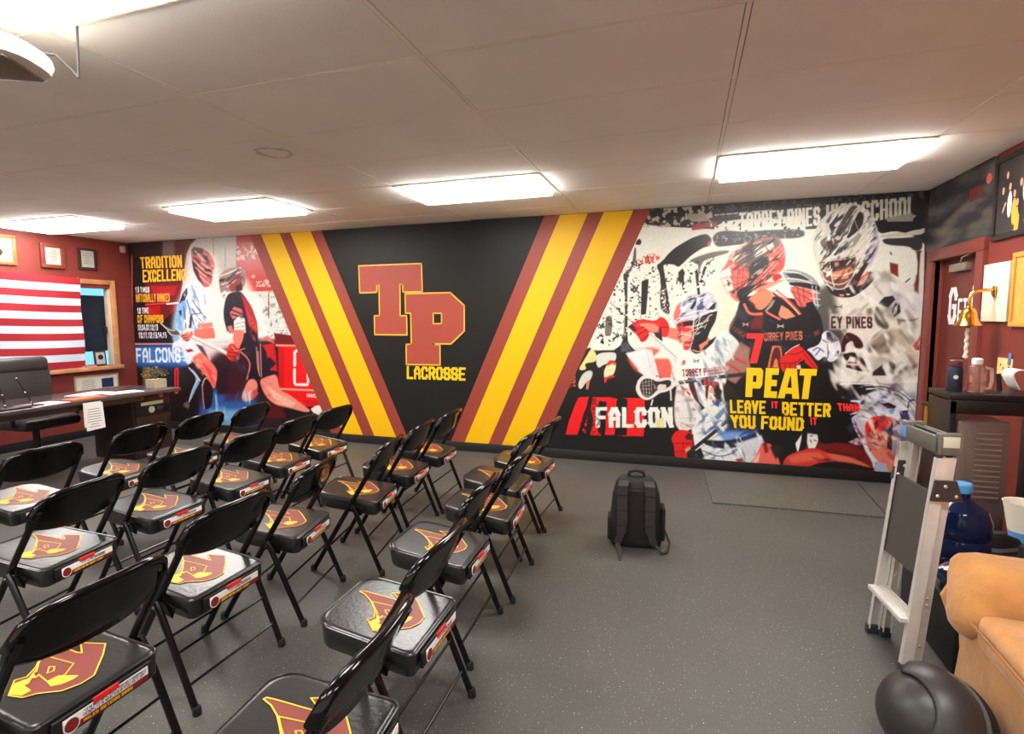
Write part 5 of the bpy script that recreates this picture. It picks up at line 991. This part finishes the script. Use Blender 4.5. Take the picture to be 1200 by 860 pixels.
# ------------------------------------------------------------------ door, bell and things on the right wall
M_DOOR = mat('maroon door paint', (106, 44, 37), .45, vary=.05); M_DFR = mat('maroon door frame', (116, 50, 42), .42)
dd = struct(empty('door_1', (XR, 0, 0)))
MB().box((.075, (dy0 + dy1) / 2, dz1 / 2), (.045, dy1 - dy0, dz1), .003).build('door_leaf', M_DOOR, dd)
for y in (dy0 - .05, dy1 + .05): MB().box((.02, y, (dz1 - .046) / 2), (.10, .10, dz1 - .046), .004).build('door_frame', M_DFR, dd)
MB().box((.02, (dy0 + dy1) / 2, dz1 + .0), (.10, dy1 - dy0 + .20, .09), .004).build('door_frame', M_DFR, dd)
MB().box((.045, dy1 - .012, dz1 / 2), (.03, .025, dz1), .003).build('door_stop', M_DFR, dd)
MB().box((.03, 4.98, 1.865), (.05, .26, .06), .006).build('door_closer', mat('closer grey', (158, 146, 134), .35, metal=.6), dd)
MB().tube([(.012, 5.20, 1.955), (.005, 4.72, 1.955)], .007, 8).build('closer_arm', M_CHR, dd); MB().tube([(.02, 4.95, 1.90), (-.01, 4.86, 1.93), (.005, 4.74, 1.955)], .007, 8).build('closer_arm', M_CHR, dd)
mb = MB()
def dtext(t, ya, yb, za, zb, **k): letters(mb, t, [(.0515, ya, za), (.0515, yb, za), (.0515, yb, zb), (.0515, ya, zb)], (.0006, 0, 0), **k)
dtext('G', 5.18, 5.05, 1.43, 1.72, W=.42, sw=.14); dtext('ET', 5.03, 4.88, 1.43, 1.63, W=.36, sw=.13, gap=.08); dtext('I', 4.82, 4.77, 1.43, 1.72, W=.2, sw=.2); dtext('N', 4.75, 4.67, 1.43, 1.63, W=.36, sw=.13)
mb.build('door_words', M_WL, dd, smooth=False)
# dark banner above the door
bn = tag(empty('banner', (XR, 5.0, 2.297)), 'dark cloudy banner panel with faint red words above the maroon door', 'banner')
mbn = bpy.data.materials.new('cloudy banner print'); mbn.use_nodes = True; nt = mbn.node_tree
tcn = nt.nodes.new('ShaderNodeTexCoord'); mp = nt.nodes.new('ShaderNodeMapping'); mp.inputs['Scale'].default_value = (1, 1.2, 4.5); nz = nt.nodes.new('ShaderNodeTexNoise'); nz.inputs['Scale'].default_value = 2.2; nz.inputs['Detail'].default_value = 5; rr = nt.nodes.new('ShaderNodeValToRGB')
rr.color_ramp.elements[0].position = .42; rr.color_ramp.elements[0].color = (*s2l((34, 32, 36)), 1); rr.color_ramp.elements[1].position = .75; rr.color_ramp.elements[1].color = (*s2l((104, 96, 86)), 1)
nt.links.new(tcn.outputs['Object'], mp.inputs['Vector']); nt.links.new(mp.outputs['Vector'], nz.inputs['Vector']); nt.links.new(nz.outputs['Fac'], rr.inputs['Fac']); nt.links.new(rr.outputs['Color'], nt.nodes['Principled BSDF'].inputs['Base Color']); nt.nodes['Principled BSDF'].inputs['Roughness'].default_value = .45
MB().box((-.004, 0, 0), (.006, 1.04, .515)).build('banner_sheet', mbn, bn, smooth=False)
mb = MB(); letters(mb, 'DAY', [(-.0078, -.18, .02), (-.0078, -.37, .02), (-.0078, -.37, .11), (-.0078, -.18, .11)], (.0005, 0, 0)); mb.build('banner_words', mat('dull red print', (116, 34, 34), .5), bn, smooth=False)
MB().lathe([(.035, 0), (.035, .002)], 16, Matrix.Translation((-.0095, -.44, .13)) @ Matrix.Rotation(PI / 2, 4, 'Y')).build('red_ball_print', mat('salmon print', (196, 90, 78), .5), bn, smooth=False)
# framed team picture
def frame(name, label, X, y0, y1, z0, z1, fw, fm, side=1, mat_m=None, inner=.0, depth=.025):
    """framed picture hung on a side wall; side=+1 right wall, -1 left wall"""
    e = tag(empty(name, (X, (y0 + y1) / 2, (z0 + z1) / 2)), label, 'picture'); W_, H_ = y1 - y0, z1 - z0; s = -side * depth / 2
    f = MB(); f.box((s, 0, H_ / 2 - fw / 2), (depth, W_, fw), .004); f.box((s, 0, -H_ / 2 + fw / 2), (depth, W_, fw), .004)
    f.box((s, W_ / 2 - fw / 2, 0), (depth, fw, H_ - 2 * fw), .004); f.box((s, -W_ / 2 + fw / 2, 0), (depth, fw, H_ - 2 * fw), .004)
    f.build('frame', fm, e)
    if mat_m: MB().box((s * .6, 0, 0), (depth * .5, W_ - 2 * fw, H_ - 2 * fw)).build('picture_sheet', mat_m, e, smooth=False)
    return e
M_DKF = mat('dark picture frame', (40, 32, 30), .4); M_DPH = mat('dark photo', (54, 48, 48), .4, vary=.3, vscale=6)
pf = frame('team_picture', 'dark framed photo of a crowd in yellow and white, top right', XR, 3.30, 4.46, 1.99, 2.52, .035, M_DKF, 1, M_DPH)
rnd = random.Random(3); pm = [mat('photo yellow', (214, 160, 56), .5), mat('photo skin', (206, 150, 120), .5), mat('photo white', (214, 206, 196), .5), mat('photo dark', (36, 34, 36), .5)]
fg = [MB() for _ in pm]
def blob(i, y, z, ry, rz_, lift): 
    fg[i].poly([(-.0132 - lift, y - 3.88 + ry * math.cos(t), z - 2.255 + rz_ * math.sin(t)) for t in [2 * PI * k / 10 for k in range(10)]])
for k in range(26):
    y = 4.36 - .042 * k + rnd.uniform(-.01, .01); z = 2.27 + .09 * math.sin(k * 1.3) + rnd.uniform(-.02, .05)
    blob((0, 3, 2, 0)[k % 4], y, z - .10, .026, .085, .0003 * (k % 7)); blob(1, y, z + .01, .014, .024, .0025 + .0002 * (k % 5))
    if k % 3 == 1: fg[1].poly([(-.0165, y - 3.88 - .01, z - 2.255 - .16), (-.0165, y - 3.88 + .012, z - 2.255 - .16), (-.0165, y - 3.88 + .04, max(z - 2.255 - .22, -.22)), (-.0165, y - 3.88 + .025, max(z - 2.255 - .22, -.22))])
for i, g_ in enumerate(fg): g_.build('printed_crowd', pm[i], pf, smooth=False)['kind'] = 'stuff'
frame('orange_notice_board', 'orange framed cork board at right edge beside the white board', XR, 3.45, 4.175, 1.43, 1.885, .03, mat('orange wood frame', (222, 150, 62), .5), 1, mat('cork', (226, 158, 76), .8, vary=.12, vscale=30))
wbd = tag(empty('white_board', (XR, 4.35, 1.65)), 'cream wall board holding the brass bell, right of the maroon door', 'board')
MB().box((-.013, 0, 0), (.026, .305, .38), .004).build('board', mat('cream board', (234, 226, 200), .5), wbd)
for dy, dz in ((-.13, .165), (.13, .165), (-.13, -.165), (.13, -.165)): MB().ball((-.027, dy, dz), (.003, .005, .005), sub=2).build('screw', M_CHR, wbd)
MB().prism([(-.028, -.0 + y, z) for y, z in ((.035, .02), (.01, .045), (-.03, .04), (-.035, .0), (-.02, -.03), (0, -.045), (.005, -.02), (.03, -.015))], (-.002, 0, 0)).build('emblem', mat('dark maroon print', (92, 26, 28), .5), wbd, smooth=False)
M_BRASS = mat('brass', (212, 160, 74), .22, metal=1.0)
be = tag(empty('brass_bell', (1.785, 4.33, 1.43)), 'brass wall bell on a curved bracket with white rope, by the maroon door', 'bell')
MB().lathe([(.072, 0), (.076, .004), (.070, .012), (.056, .03), (.046, .06), (.042, .09), (.034, .110), (.016, .122), (.012, .135), (0, .135)], 28, cap=False).build('bell_cup', M_BRASS, be)
MB().tube([(0, 0, .13), (0, 0, .18), (.01, 0, .215), (.04, 0, .235), (.132, 0, .235)], .011, 9).build('bracket', M_BRASS, be); MB().box((.129, 0, .225), (.008, .035, .07), .003).build('bracket_plate', M_BRASS, be); MB().ball((0, 0, -.005), (.012, .012, .014), sub=2).build('clapper', M_BRASS, be)
mb = MB(); rp = [(0.003 * math.sin(k * 1.1), .003 * math.cos(k * 1.1), -.01 - .0085 * k) for k in range(22)]
mb.tube(rp, [.010 + .0025 * (k % 2) for k in range(22)], 8); mb.ball((0, 0, -.205), (.016, .016, .018), sub=2); mb.build('rope', mat('white rope', (220, 210, 196), .8), be)
nt_ = tag(empty('sticky_note', (XR - .004, 4.21, 1.17)), 'yellow paper note pinned on the maroon wall below the cream board', 'note')
MB().box((0, 0, 0), (.003, .17, .115)).build('paper', mat('yellow note', (236, 206, 138), .7), nt_, smooth=False)
nb = MB(); 
for k, (y, z) in enumerate(((.05, .01), (.02, -.01), (-.01, -.02), (-.04, .0))): nb.tube([(-.0025, y, z - .01), (-.0025, y - .008, z + .012), (-.0025, y - .015, z)], .0015, 5)
nb.build('scribble', M_BK, nt_); MB().box((-.004, -.055, .055), (.004, .03, .075), .001, rot=(.12, 0, 0)).build('clip', mat('blue tape', (92, 116, 170), .5), nt_)

# ------------------------------------------------------------------ left end: window, flag, pictures, desk
M_OAK = mat('light oak trim', (196, 138, 92), .5, vary=.15, vscale=8); M_JAMB = mat('pale jamb', (206, 184, 156), .6)
wn = struct(empty('window_1', (XL, 0, 0)))
for y in (wy0 - .03, wy1 + .03): MB().box((.006, y, (wz0 + wz1) / 2), (.03, .06, wz1 - wz0 + .12), .004).build('window_frame', M_OAK, wn)
MB().box((.006, (wy0 + wy1) / 2, wz1 + .03), (.03, wy1 - wy0, .06), .004).build('window_frame', M_OAK, wn)
MB().box((.03, (wy0 + wy1) / 2, wz0 - .025), (.11, wy1 - wy0 + .12, .05), .005).build('window_sill', M_OAK, wn)
for y in (wy0 + .008, wy1 - .008): MB().box((-.055, y, (wz0 + wz1) / 2), (.10, .016, wz1 - wz0), .002).build('jamb', M_JAMB, wn)
MB().box((-.09, (wy0 + wy1) / 2 - .02, (wz0 + wz1) / 2), (.006, wy1 - wy0 - .05, wz1 - wz0 - .02)).build('pane', mat('window glass', (235, 245, 250), .02, trans=1.0, ior=1.05), wn, smooth=False)
MB().box((-.06, wy1 - .06, 1.37), (.03, .04, .10), .006).build('latch', M_HOLD, wn)
bl = tag(MB().box((0, 0, 0), (.012, 1.40, .74)).build('dark_screen', mat('dark screen cloth', (36, 38, 50), .8, vary=.2, vscale=30), smooth=False), 'dark screen hanging outside the left window between two blue gaps', 'screen'); bl.location = (XL - .16, 4.70, 1.46)
# flag of stripes
fy0, fy1, fz0, fz1 = 2.70, 4.83, .925, 2.05
fgp = tag(empty('flag', (XL + .05, fy1, fz0)), 'red and white striped flag hung over the window on the maroon wall', 'flag')
M_FR = mat('flag red', (160, 30, 42), .8); M_FW = mat('flag white', (196, 206, 220), .8); M_FB = mat('flag blue', (40, 48, 96), .8)
def flagpt(u, v):
    y = (fy0 - fy1) + u * (fy1 - fy0); z = v * (fz1 - fz0)
    x = .012 * math.sin(u * 26 + v * 5) * (1.1 - v * .8) + .008 * math.sin(u * 11 - v * 9) + .014
    return Vector((x, y - .03 * (1 - v) * (1 if u > .5 else 0) * (u - .5), z + .02 * math.sin(u * 5.0) * (1 - .6 * v) - .02 * (u - .6) * v))
hs = 1 / 13.0
for k in range(13):
    v0, v1 = k * hs, (k + 1) * hs; u0 = .40 if k >= 6 else 0.0
    MB().grid(lambda a, b: flagpt(u0 + (1 - u0) * a, v0 + (v1 - v0) * b), 60, 4).build('stripe', M_FR if k % 2 == 0 else M_FW, fgp, ang=180)
MB().grid(lambda a, b: flagpt(.40 * a, 6 * hs + 7 * hs * b), 30, 14).build('canton', M_FB, fgp, ang=180)
stm = MB()
for r in range(9):
    for c_ in range(6 if r % 2 == 0 else 5):
        o = flagpt(.40 * ((c_ + .5 + (.5 if r % 2 else 0)) / 6.0), 6 * hs + 7 * hs * ((r + .6) / 9.2)) + Vector((.004, 0, 0)); P = []
        for q in range(10): a = PI / 2 + PI * q / 5; rr_ = .024 if q % 2 == 0 else .010; P.append((o.x, o.y + rr_ * math.cos(a), o.z + rr_ * math.sin(a)))
        stm.poly(P)
st_o = stm.build('stars', M_FW, fgp, smooth=False); st_o['kind'] = 'stuff'
for y in (0.0, -1.0): MB().ball((.012, y - .02, fz1 - fz0 - .015), (.008, .008, .008), sub=2).build('pin', M_CHR, fgp)
# pictures
M_MARF = mat('mahogany frame', (118, 54, 42), .4); M_PAPER = mat('certificate paper', (176, 174, 164), .6, vary=.05, vscale=40); M_CREAMP = mat('cream print', (196, 176, 122), .6)
def inner_lines(e, W_, rows_, x, m=None, seed=0):
    r = random.Random(seed); mb = MB()
    for k in range(rows_):
        z = W_[3] - (k + .5) * (W_[3] - W_[2]) / rows_; hw = (W_[1] - W_[0]) * r.uniform(.25, .48); c_ = (W_[0] + W_[1]) / 2
        mb.poly([(x, c_ - hw, z - .003), (x, c_ + hw, z - .003), (x, c_ + hw, z + .003), (x, c_ - hw, z + .003)])
    mb.build('print_lines', m or mat('grey ink', (120, 116, 110), .7), e, smooth=False)
p1 = frame('picture_frame', 'cream print in an orange-brown frame, leftmost on the maroon wall above the flag', XL, 3.78, 4.20, 2.135, 2.47, .035, mat('orange brown frame', (176, 96, 52), .45), -1, M_CREAMP)
g_ = MB(); g_.poly([(.018, .02 + .06 * math.cos(t), -.03 + .05 * math.sin(t)) for t in [2 * PI * k / 12 for k in range(12)]]); g_.build('printed_shape', M_BK, p1, smooth=False)
p2 = frame('picture_frame', 'white certificate in a wide mahogany frame, middle of the three above the flag', XL, 4.44, 4.70, 2.135, 2.43, .045, M_MARF, -1, M_PAPER, depth=.035); inner_lines(p2, (-.06, .06, -.07, .08), 6, .0296, seed=1)
p3 = frame('picture_frame', 'white certificate in a dark frame, above the window near the corner', XL, 4.86, 5.08, 2.15, 2.42, .03, mat('dark brown frame', (58, 34, 32), .4), -1, M_PAPER, depth=.03); inner_lines(p3, (-.06, .06, -.07, .08), 6, .0256, seed=2)
p4 = frame('framed_letter', 'wide framed letter with a dark photo, low on the maroon wall behind desk', XL, 4.70, 5.25, .52, .79, .018, mat('pale wood frame', (190, 150, 116), .5), -1, mat('white mat board', (220, 218, 204), .6)); inner_lines(p4, (-.22, .0, -.09, .08), 7, .0205, seed=3)
MB().box((.021, .13, .02), (.002, .15, .12)).build('small_photo', mat('navy photo', (40, 54, 92), .4, vary=.4, vscale=30), p4, smooth=False)
sn = tag(MB().box((0, 0, 0), (.05, .06, .09), .012).build('motion_sensor', mat('beige plastic', (170, 150, 128), .5)), 'small beige motion sensor in the upper left corner', 'sensor'); sn.location = (XL + .027, 5.43, 2.46)
pq = tag(empty('framed_award', (XL + .035, 5.02, .905), 0), 'small black framed award with round seal standing on the window sill', 'frame')
MB().box((0, 0, .10), (.018, .15, .20), .003, rot=(0, -.08, 0)).build('frame', M_DKF, pq); MB().box((.011, 0, .10), (.003, .11, .155), rot=(0, -.08, 0)).build('award_sheet', M_PAPER, pq, smooth=False)
MB().lathe([(.034, 0), (.034, .003), (.020, .0031), (.020, 0)], 20, Matrix.Translation((.0125, 0, .115)) @ Matrix.Rotation(PI / 2 - .08, 4, 'Y')).build('seal', mat('navy ink', (36, 40, 66), .6), pq, smooth=False)
pp = tag(empty('papers', (XL + .03, 4.86, .902)), 'loose cream papers lying on the window sill', 'papers')
for k in range(3): MB().box((0, .01 * k, .006 + .009 * k), (.07, .19 - .02 * k, .008), .001, rot=(0, 0, .05 * k)).build('paper_bundle', (M_CREAMP, M_PAPER, M_RT)[k], pp)

# desk
M_DESK = mat('dark wood desk', (44, 34, 32), .28, vary=.2, vscale=4); M_DTOP = mat('glossy dark desk top', (70, 60, 62), .2, vary=.15, vscale=3, spec=.6)
dk = tag(empty('desk', (-5.76, 3.32, 0)), 'long dark office desk in front of the flag, stickers on its drawers', 'desk')
MB().box((0, -.05, .732), (.82, 2.50, .036), .006).build('desk_top', M_DTOP, dk)
MB().box((.37, -.20, .69), (.03, 1.90, .055), .003).build('apron', M_DESK, dk)
ped = MB().box((-.12, 1.02, .36), (.60, .44, .71), .005).build('pedestal', M_DESK, dk)
MB().box((.02, -1.2, .36), (.70, .05, .71), .004).build('end_panel', M_DESK, dk)
for z, h_ in ((.585, .22), (.34, .24), (.12, .18)):
    d_ = MB().box((.189, 1.02, z), (.018, .40, h_), .004).build('drawer', M_DESK, dk)
    if z < .5:
        MB().tube([(.2, .95, z + .03), (.225, .96, z + .03), (.225, 1.08, z + .03), (.2, 1.09, z + .03)], .006, 7).build('drawer_handle', M_CHR, d_)
    else:
        for k, (y, zz, c_) in enumerate(((.90, .66, (140, 92, 66)), (1.12, .665, (196, 130, 110)))):
            MB().prism([(.199, y + .028 * math.cos(t) * (1 if q % 2 else .7), zz + .028 * math.sin(t) * (1 if q % 2 else .7)) for q, t in enumerate([2 * PI * q / 10 for q in range(10)])], (.002, 0, 0)).build('sticker', mat('sticker %d' % k, c_, .5), d_, smooth=False)
        MB().box((.2, 1.01, .595), (.003, .26, .036), .0005).build('sticker', mat('cream sticker', (206, 206, 172), .5), d_, smooth=False)
        MB().lathe([(.036, 0), (.036, .003), (.022, .0031), (.022, .001), (.012, .001), (.012, .0035), (0, .0035)], 18, Matrix.Translation((.199, 1.0, .525)) @ Matrix.Rotation(PI / 2, 4, 'Y'), cap=False).build('sticker', mat('white round sticker', (206, 206, 200), .5), d_, smooth=False)
        MB().box((.2, 1.10, .53), (.003, .06, .035), .0005).build('sticker', mat('grey sticker', (70, 70, 78), .5), d_, smooth=False)
DT = .7505
def paper(name, label, x, y, sx, sy, rz, m, h=.003, cat='papers'):
    o = MB().box((0, 0, h / 2), (sx, sy, h), min(.001, h * .3)).build(name, m, smooth=False); o.location = (x, y, DT); o.rotation_euler = (0, 0, rz); return tag(o, label, cat)
M_WP = mat('white paper', (226, 224, 220), .6)
paper('paper_sheet', 'pale papers on the desk edge left of the orange folder', -5.50, 3.25, .25, .30, .12, mat('pinkish paper', (212, 196, 198), .6), .004)
paper('paper_sheet', 'white paper on the desk right of the orange folder, nearest the drawers', -5.58, 4.03, .22, .32, -.2, M_WP)
paper('paper_sheet', 'white paper on the desk right of the orange folder, nearer the wall', -5.80, 3.85, .24, .34, .25, M_WP)
paper('orange_folder', 'orange folder lying near the desk front edge', -5.47, 3.58, .16, .30, .02, mat('orange folder', (186, 104, 62), .6), .016, 'folder')
hp = tag(empty('taped_papers', (-5.345, 3.56, .735)), 'white printed sheets taped to the desk front, hanging down', 'papers')
MB().box((.004, 0, -.12), (.002, .16, .23), rot=(0, 0, .0)).build('sheet', M_WP, hp, smooth=False); MB().box((.008, .015, -.145), (.002, .17, .25), rot=(.05, 0, 0)).build('sheet', M_WP, hp, smooth=False); inner_lines(hp, (-.06, .08, -.25, -.06), 8, .0097, seed=5)
pnh = tag(empty('pen_stand', (-5.46, 2.99, DT)), 'black desk pen stand with two thin upright pens, left end of desk', 'pen stand')
MB().box((0, 0, .007), (.10, .44, .014), .004).build('base', M_BLK, pnh)
for y, t in ((-.04, -.03), (.16, -.10)):
    pn = MB().tube([(0, y, .012), (-.01, y + t * .4, .12), (-.02, y + t, .27)], .005, 7).build('pen', M_BLK, pnh)
    for f_ in (.1, .45, .95): MB().ball((-.02 * f_, y + t * f_, (.012 + .258 * f_)), (.008, .008, .008), sub=2).build('ring', M_CHR, pn)
MB().ball((.03, -.15, .02), (.010, .010, .010), sub=2).build('knob', M_CHR, pnh)
pt = tag(empty('potted_plant', (-5.62, 4.44, DT)), 'small pale shrub in a cream square pot on the far desk end', 'plant')
MB().prism([(-.07, -.07, 0), (.07, -.07, 0), (.07, .07, 0), (-.07, .07, 0)], (0, 0, .095)).build('pot', mat('cream stone pot', (176, 164, 142), .7, vary=.12, vscale=30), pt, smooth=False)
lf = MB(); rnd = random.Random(11)
for k in range(260):
    a, ph, r = rnd.uniform(0, 2 * PI), rnd.uniform(.0, 1.25), rnd.uniform(.06, .135)
    c_ = Vector((r * math.sin(ph) * math.cos(a) * 1.15, r * math.sin(ph) * math.sin(a) * 1.25, .10 + r * math.cos(ph) * .9)); d = Vector((rnd.uniform(-1, 1), rnd.uniform(-1, 1), rnd.uniform(-.2, 1))).normalized(); n_ = d.orthogonal().normalized()
    L_ = rnd.uniform(.018, .034); lf.poly([c_, c_ + d * L_ * .5 + n_ * L_ * .28, c_ + d * L_, c_ + d * L_ * .5 - n_ * L_ * .28])
fo = lf.build('foliage', mat('dusty olive leaves', (84, 76, 52), .7, hi=(128, 118, 86), vary=.3, vscale=60), pt, smooth=False, fix=False); fo['kind'] = 'stuff'
for k in range(6): MB().tube([(0, 0, .08), (.03 * math.cos(k), .03 * math.sin(k), .15), (.06 * math.cos(k), .06 * math.sin(k), .20)], .003, 5).build('stem', mat('brown stem', (88, 66, 46), .8), pt)
# office chair behind the desk
oc = tag(empty('office_chair', (-6.44, 3.71, 0), .04), 'black padded leather office chair behind the dark desk', 'chair')
M_LEA = mat('black leather', (50, 47, 46), .42, vary=.12, vscale=6, bump=.15, bscale=60)
def pad(name, c, d, bev, rot=None):
    mb = MB(); mb.box(c, d, bev, rot=rot, seg=4); return mb.build(name, M_LEA, oc, ang=80)
pad('seat', (.05, 0, .46), (.52, .54, .11), .045)
bkr = pad('backrest', (-.17, 0, .78), (.11, .60, .46), .05, (0, -.10, 0)); pad('headrest', (-.185, 0, 1.035), (.115, .58, .17), .055, (0, -.10, 0))
for sy in (-1, 1):
    MB().tube([(.18, .30 * sy, .46), (.20, .31 * sy, .62), (.08, .31 * sy, .655), (-.16, .30 * sy, .63)], .02, 8).build('armrest', M_HOLD, oc)
MB().tube([(.02, 0, .12), (.02, 0, .42)], .03, 10).build('gas_column', M_BLK, oc)
for k in range(5):
    a = 2 * PI * k / 5 + .3; s_ = MB().tube([(.02, 0, .12), (.02 + .28 * math.cos(a), .28 * math.sin(a), .075)], [.03, .018], 8).build('base_arm', M_BLK, oc)
    MB().lathe([(.028, -.02), (.03, -.015), (.03, .015), (.028, .02)], 12, Matrix.Translation((.02 + .28 * math.cos(a), .28 * math.sin(a), .031)) @ Matrix.Rotation(PI / 2, 4, 'X')).build('caster', M_RUB, s_)
# projector at the ceiling
pj = tag(empty('projector', (-2.255, 1.225, 2.385), .5), 'white ceiling projector with a black cable, upper left corner', 'projector')
mb = MB(); rg = [superring(mb, 0, 0, z, a, b, 28, 3.0) for z, a, b in ((-.034, .17, .13), (-.028, .185, .145), (.0, .195, .152), (.022, .19, .147), (.032, .17, .13))]
loft((mb, rg), 'body', mat('white projector plastic', (226, 220, 208), .4), pj, 40)
MB().box((0, 0, -.037), (.28, .20, .008), .002).build('underside', mat('grey underside', (122, 112, 104), .6), pj)
MB().tube([(0, 0, .03), (0, 0, .165)], .022, 10).build('mount_pole', M_WL, pj); MB().lathe([(.06, .16), (.06, .169)], 16).build('mount_plate', M_WL, pj)
MB().tube([(.10, .05, .04), (.18, .10, .055), (.235, .10, -.0), (.25, .095, -.02), (.25, .10, .05), (.25, .11, .168)], .0045, 6).build('cable', M_RUB, pj)
cpn = tag(MB().tube([(0, 0, 0), (.05, .03, .012), (.13, .0, .0)], .005, 6).build('ceiling_clip', M_WL), 'short white bent cable clip on the ceiling by the projector', 'clip'); cpn.location = (-2.08, 1.30, H - .016)
